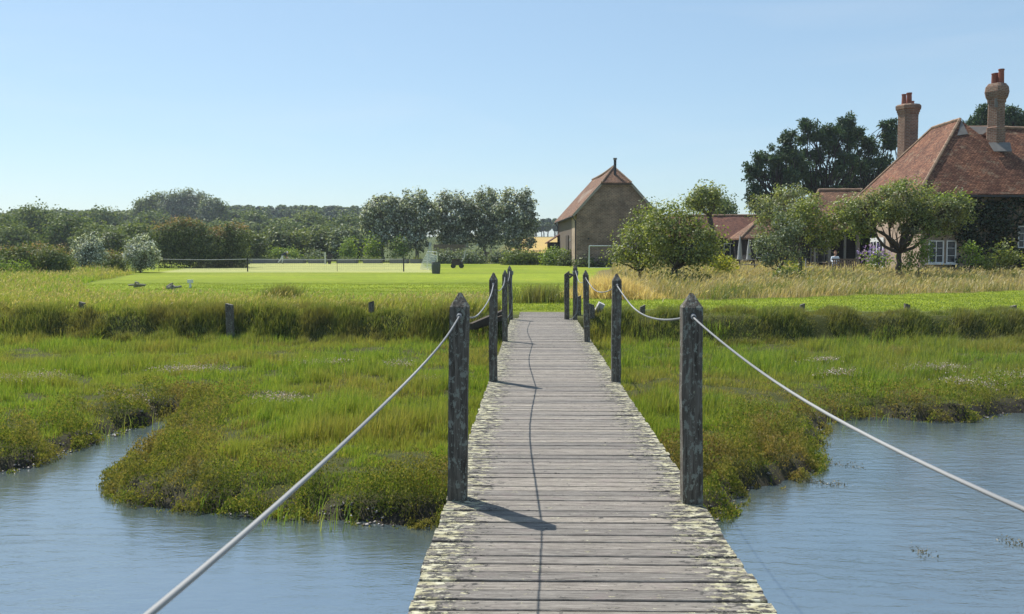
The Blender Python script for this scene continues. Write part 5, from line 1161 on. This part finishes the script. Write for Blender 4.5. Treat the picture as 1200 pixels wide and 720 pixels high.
def head_mesh(c, r, face, parent, hairmat, hat=False):
    c = Vector(c); f = Vector(face).normalized(); s = f.cross(Vector((0, 0, 1))).normalized()
    mb = MB()
    import bmesh
    bm = bmesh.new(); bmesh.ops.create_uvsphere(bm, u_segments=20, v_segments=14, radius=1)
    for v in bm.verts:
        x, y, z = v.co
        p = Vector((x * .78, y * .92, z * 1.15))
        if z < -.2: p.x *= 1 - .25 * (-z - .2); p.y *= 1 - .12 * (-z)
        v.co = c + s * p.x * r + f * p.y * r + Vector((0, 0, p.z * r))
    me = bpy.data.meshes.new('hair'); bm2 = bm.copy()
    dele = [v for v in bm2.verts if ((v.co - c).dot(f) > r * .35 and (v.co - c).z < r * .55) or (v.co - c).z < -r * .55]; bmesh.ops.delete(bm2, geom=dele, context='VERTS')
    for v in bm2.verts: v.co = c + (v.co - c) * 1.10
    bm2.to_mesh(me); me.materials.append(hairmat); ho = bpy.data.objects.new('hair', me); link(ho, parent)
    return bm
def add_head_to(o, bm, c, r, face):
    """joins skull, nose, ears and eyes onto the body mesh so the body stays one mesh"""
    import bmesh
    c = Vector(c); f = Vector(face).normalized(); s = f.cross(Vector((0, 0, 1))).normalized(); b = bmesh.new(); b.from_mesh(o.data)
    me = bpy.data.meshes.new('t'); bm.to_mesh(me); n0 = len(b.faces); b.from_mesh(me); b.faces.ensure_lookup_table()
    for q in b.faces[n0:]: q.material_index = 0; q.smooth = True
    for off, rr, mi in (((0, .98, -.12), .16, 0), ((-.8, 0, -.05), .2, 0), ((.8, 0, -.05), .2, 0), ((-.3, .84, .08), .09, 3), ((.3, .84, .08), .09, 3), ((0, .82, -.5), .14, 2)):
        n1 = len(b.faces); p = c + s * off[0] * r + f * off[1] * r + Vector((0, 0, off[2] * r)); bmesh.ops.create_uvsphere(b, u_segments=8, v_segments=6, radius=rr * r, matrix=Matrix.Translation(p)); b.faces.ensure_lookup_table()
        for q in b.faces[n1:]: q.material_index = mi
    b.to_mesh(o.data)
# seated person on a chair, facing left-front, reading at a table
p = at(978.5, 300, 58.5); x, y = p[0], 58.5; zg = hz(x, y); z = zg + .15
per = thing('person', 'person with reddish hair in a pale shirt sitting at a patio table', 'person', (x, y, z)); 
J = [(0, 0, .50), (0, -.02, .72), (0, -.03, .92), (0, -.04, 1.07), (0, -.06, 1.16), (-.19, -.03, 1.02), (.19, -.03, 1.02), (-.25, -.10, .78), (.25, -.10, .78), (-.17, -.36, .76), (.17, -.36, .76), (-.12, -.46, .79), (.12, -.46, .79), (-.10, 0, .50), (.10, 0, .50), (-.13, -.42, .50), (.13, -.42, .50), (-.13, -.45, .10), (.13, -.45, .10), (-.13, -.58, .05), (.13, -.58, .05)]
E_ = [(0, 1), (1, 2), (2, 3), (3, 4), (2, 5), (2, 6), (5, 7), (6, 8), (7, 9), (8, 10), (9, 11), (10, 12), (0, 13), (0, 14), (13, 15), (14, 16), (15, 17), (16, 18), (17, 19), (18, 20)]
R_ = [.14, .14, .15, .07, .055, .075, .075, .045, .045, .033, .033, .03, .03, .10, .10, .065, .065, .042, .042, .035, .035]
def body_mat(c):
    if c.z > 1.09: return 0
    if c.y < -.33 and c.z > .68: return 0
    if c.z < .14: return 3
    return 1 if c.z > .60 else 2
bo = skin_body('body', J, E_, R_, [M_skin, M_shirt, M_trs, M_shoe], per, None, body_mat)
bm = head_mesh((0, -.08, 1.29), .115, (-.35, -1, -.15), per, M_hair); add_head_to(bo, bm, (0, -.08, 1.29), .115, (-.35, -1, -.15))
def patio_chair(x, y, z, rz, lab, mat):
    c = thing('garden_chair', lab, 'chair', (x, y, z), 'garden chairs on the patio', rz); mb = MB()
    for i in range(5): mb.box((0, -.2 + .1 * i, .42), (.46, .085, .03))
    mb.build('seat', mat, c); mb = MB()
    for i in range(5): mb.box((-.18 + .09 * i, .26, .70), (.07, .025, .5))
    mb.box((0, .262, .93), (.48, .035, .06)); mb.build('backrest', mat, c)
    for sx in (-.21, .21):
        for sy in (-.21, .25): mb = MB(); mb.box((sx, sy, .2), (.045, .045, .42)); mb.build('leg', mat, c)
patio_chair(x, y + .05, z, 0, 'garden chair the seated person with reddish hair sits on', M_darkwood)
patio_chair(x - 1.5, y + .1, z, 1.2, 'empty garden chair left of the seated person', M_canvas)
pv = MB(); pv.box((x - .8, y - .3, z - .09), (12, 7.5, .16)); tag(pv.build('patio', simple('patio_paving', (.30, .27, .22), .9, bump=.3)), kind='structure')
tbl = thing('garden_table', 'wooden slatted garden table in front of the seated person', 'table', (x - .25, y - .75, z)); mb = MB()
for i in range(7): mb.box((0, -.36 + .12 * i, .70), (1.3, .10, .03))
mb.build('tabletop', M_board2, tbl)
for sx in (-.55, .55):
    for sy in (-.33, .33): mb = MB(); mb.box((sx, sy, .34), (.06, .06, .69)); mb.build('leg', M_board2, tbl)
bench = thing('garden_bench', 'brown wooden bench with its back to the meadow in front of the patio table', 'bench', (x + .05, y - 1.6, z)); mb = MB()
for i in range(4): mb.box((0, .05 + .11 * i, .42), (1.5, .09, .03))
mb.build('seat', M_board2, bench); mb = MB()
for i in range(12): mb.box((-.66 + .12 * i, -.05, .66), (.06, .025, .42))
mb.box((0, -.052, .90), (1.52, .04, .08)); mb.build('backrest', M_board2, bench)
for sx in (-.7, .7):
    for sy in (-.05, .42): mb = MB(); mb.box((sx, sy, .2), (.07, .06, .42)); mb.build('leg', M_board2, bench)
# person bending over by the raised beds
p = gnd(309, 311.5); x, y = p[0], 99.5; z = hz(x, y)
per = thing('person', 'distant person in a white cap and pale trousers bending over by the raised beds', 'person', (x, y, z))
J = [(0, 0, .86), (.12, 0, 1.02), (.30, 0, 1.16), (.40, 0, 1.20), (.47, 0, 1.19), (.30, -.18, 1.12), (.30, .18, 1.12), (.38, -.22, .86), (.38, .22, .86), (.50, -.18, .64), (.50, .18, .64), (.53, -.17, .56), (.53, .17, .56), (0, -.09, .84), (0, .09, .84), (.06, -.12, .46), (-.22, .12, .48), (-.02, -.12, .08), (-.52, .12, .14), (.13, -.12, .04), (-.44, .12, .04)]
bo = skin_body('body', J, E_, R_, [M_skin, simple('dark_blue_top', (.03, .04, .07), .85), simple('pale_trousers', (.55, .58, .62), .85), M_shoe], per, None, lambda c: 3 if c.z < .12 else (0 if (c.x > .43) else (2 if c.z < .88 and c.x < .22 else 1)))
bm = head_mesh((.56, 0, 1.17), .115, (1, -.2, -.9), per, simple('white_cap', (.8, .8, .8), .8, var=.03)); add_head_to(bo, bm, (.56, 0, 1.17), .115, (1, -.2, -.9))

# ------------------------------------------------------------------ haze
k = N('haze'); pv_ = k.n('VolumePrincipled'); pv_.inputs['Color'].default_value = (.82, .90, 1, 1); pv_.inputs['Density'].default_value = .00029; pv_.inputs['Anisotropy'].default_value = .5
k.l(pv_.outputs[0], k.out.inputs[1])
mb = MB(); mb.box((0, 3000, 11.2), (12400, 12400, 27.6)); hz_ = mb.build('haze', k.m); tag(hz_, kind='stuff'); hz_.display_type = 'WIRE'
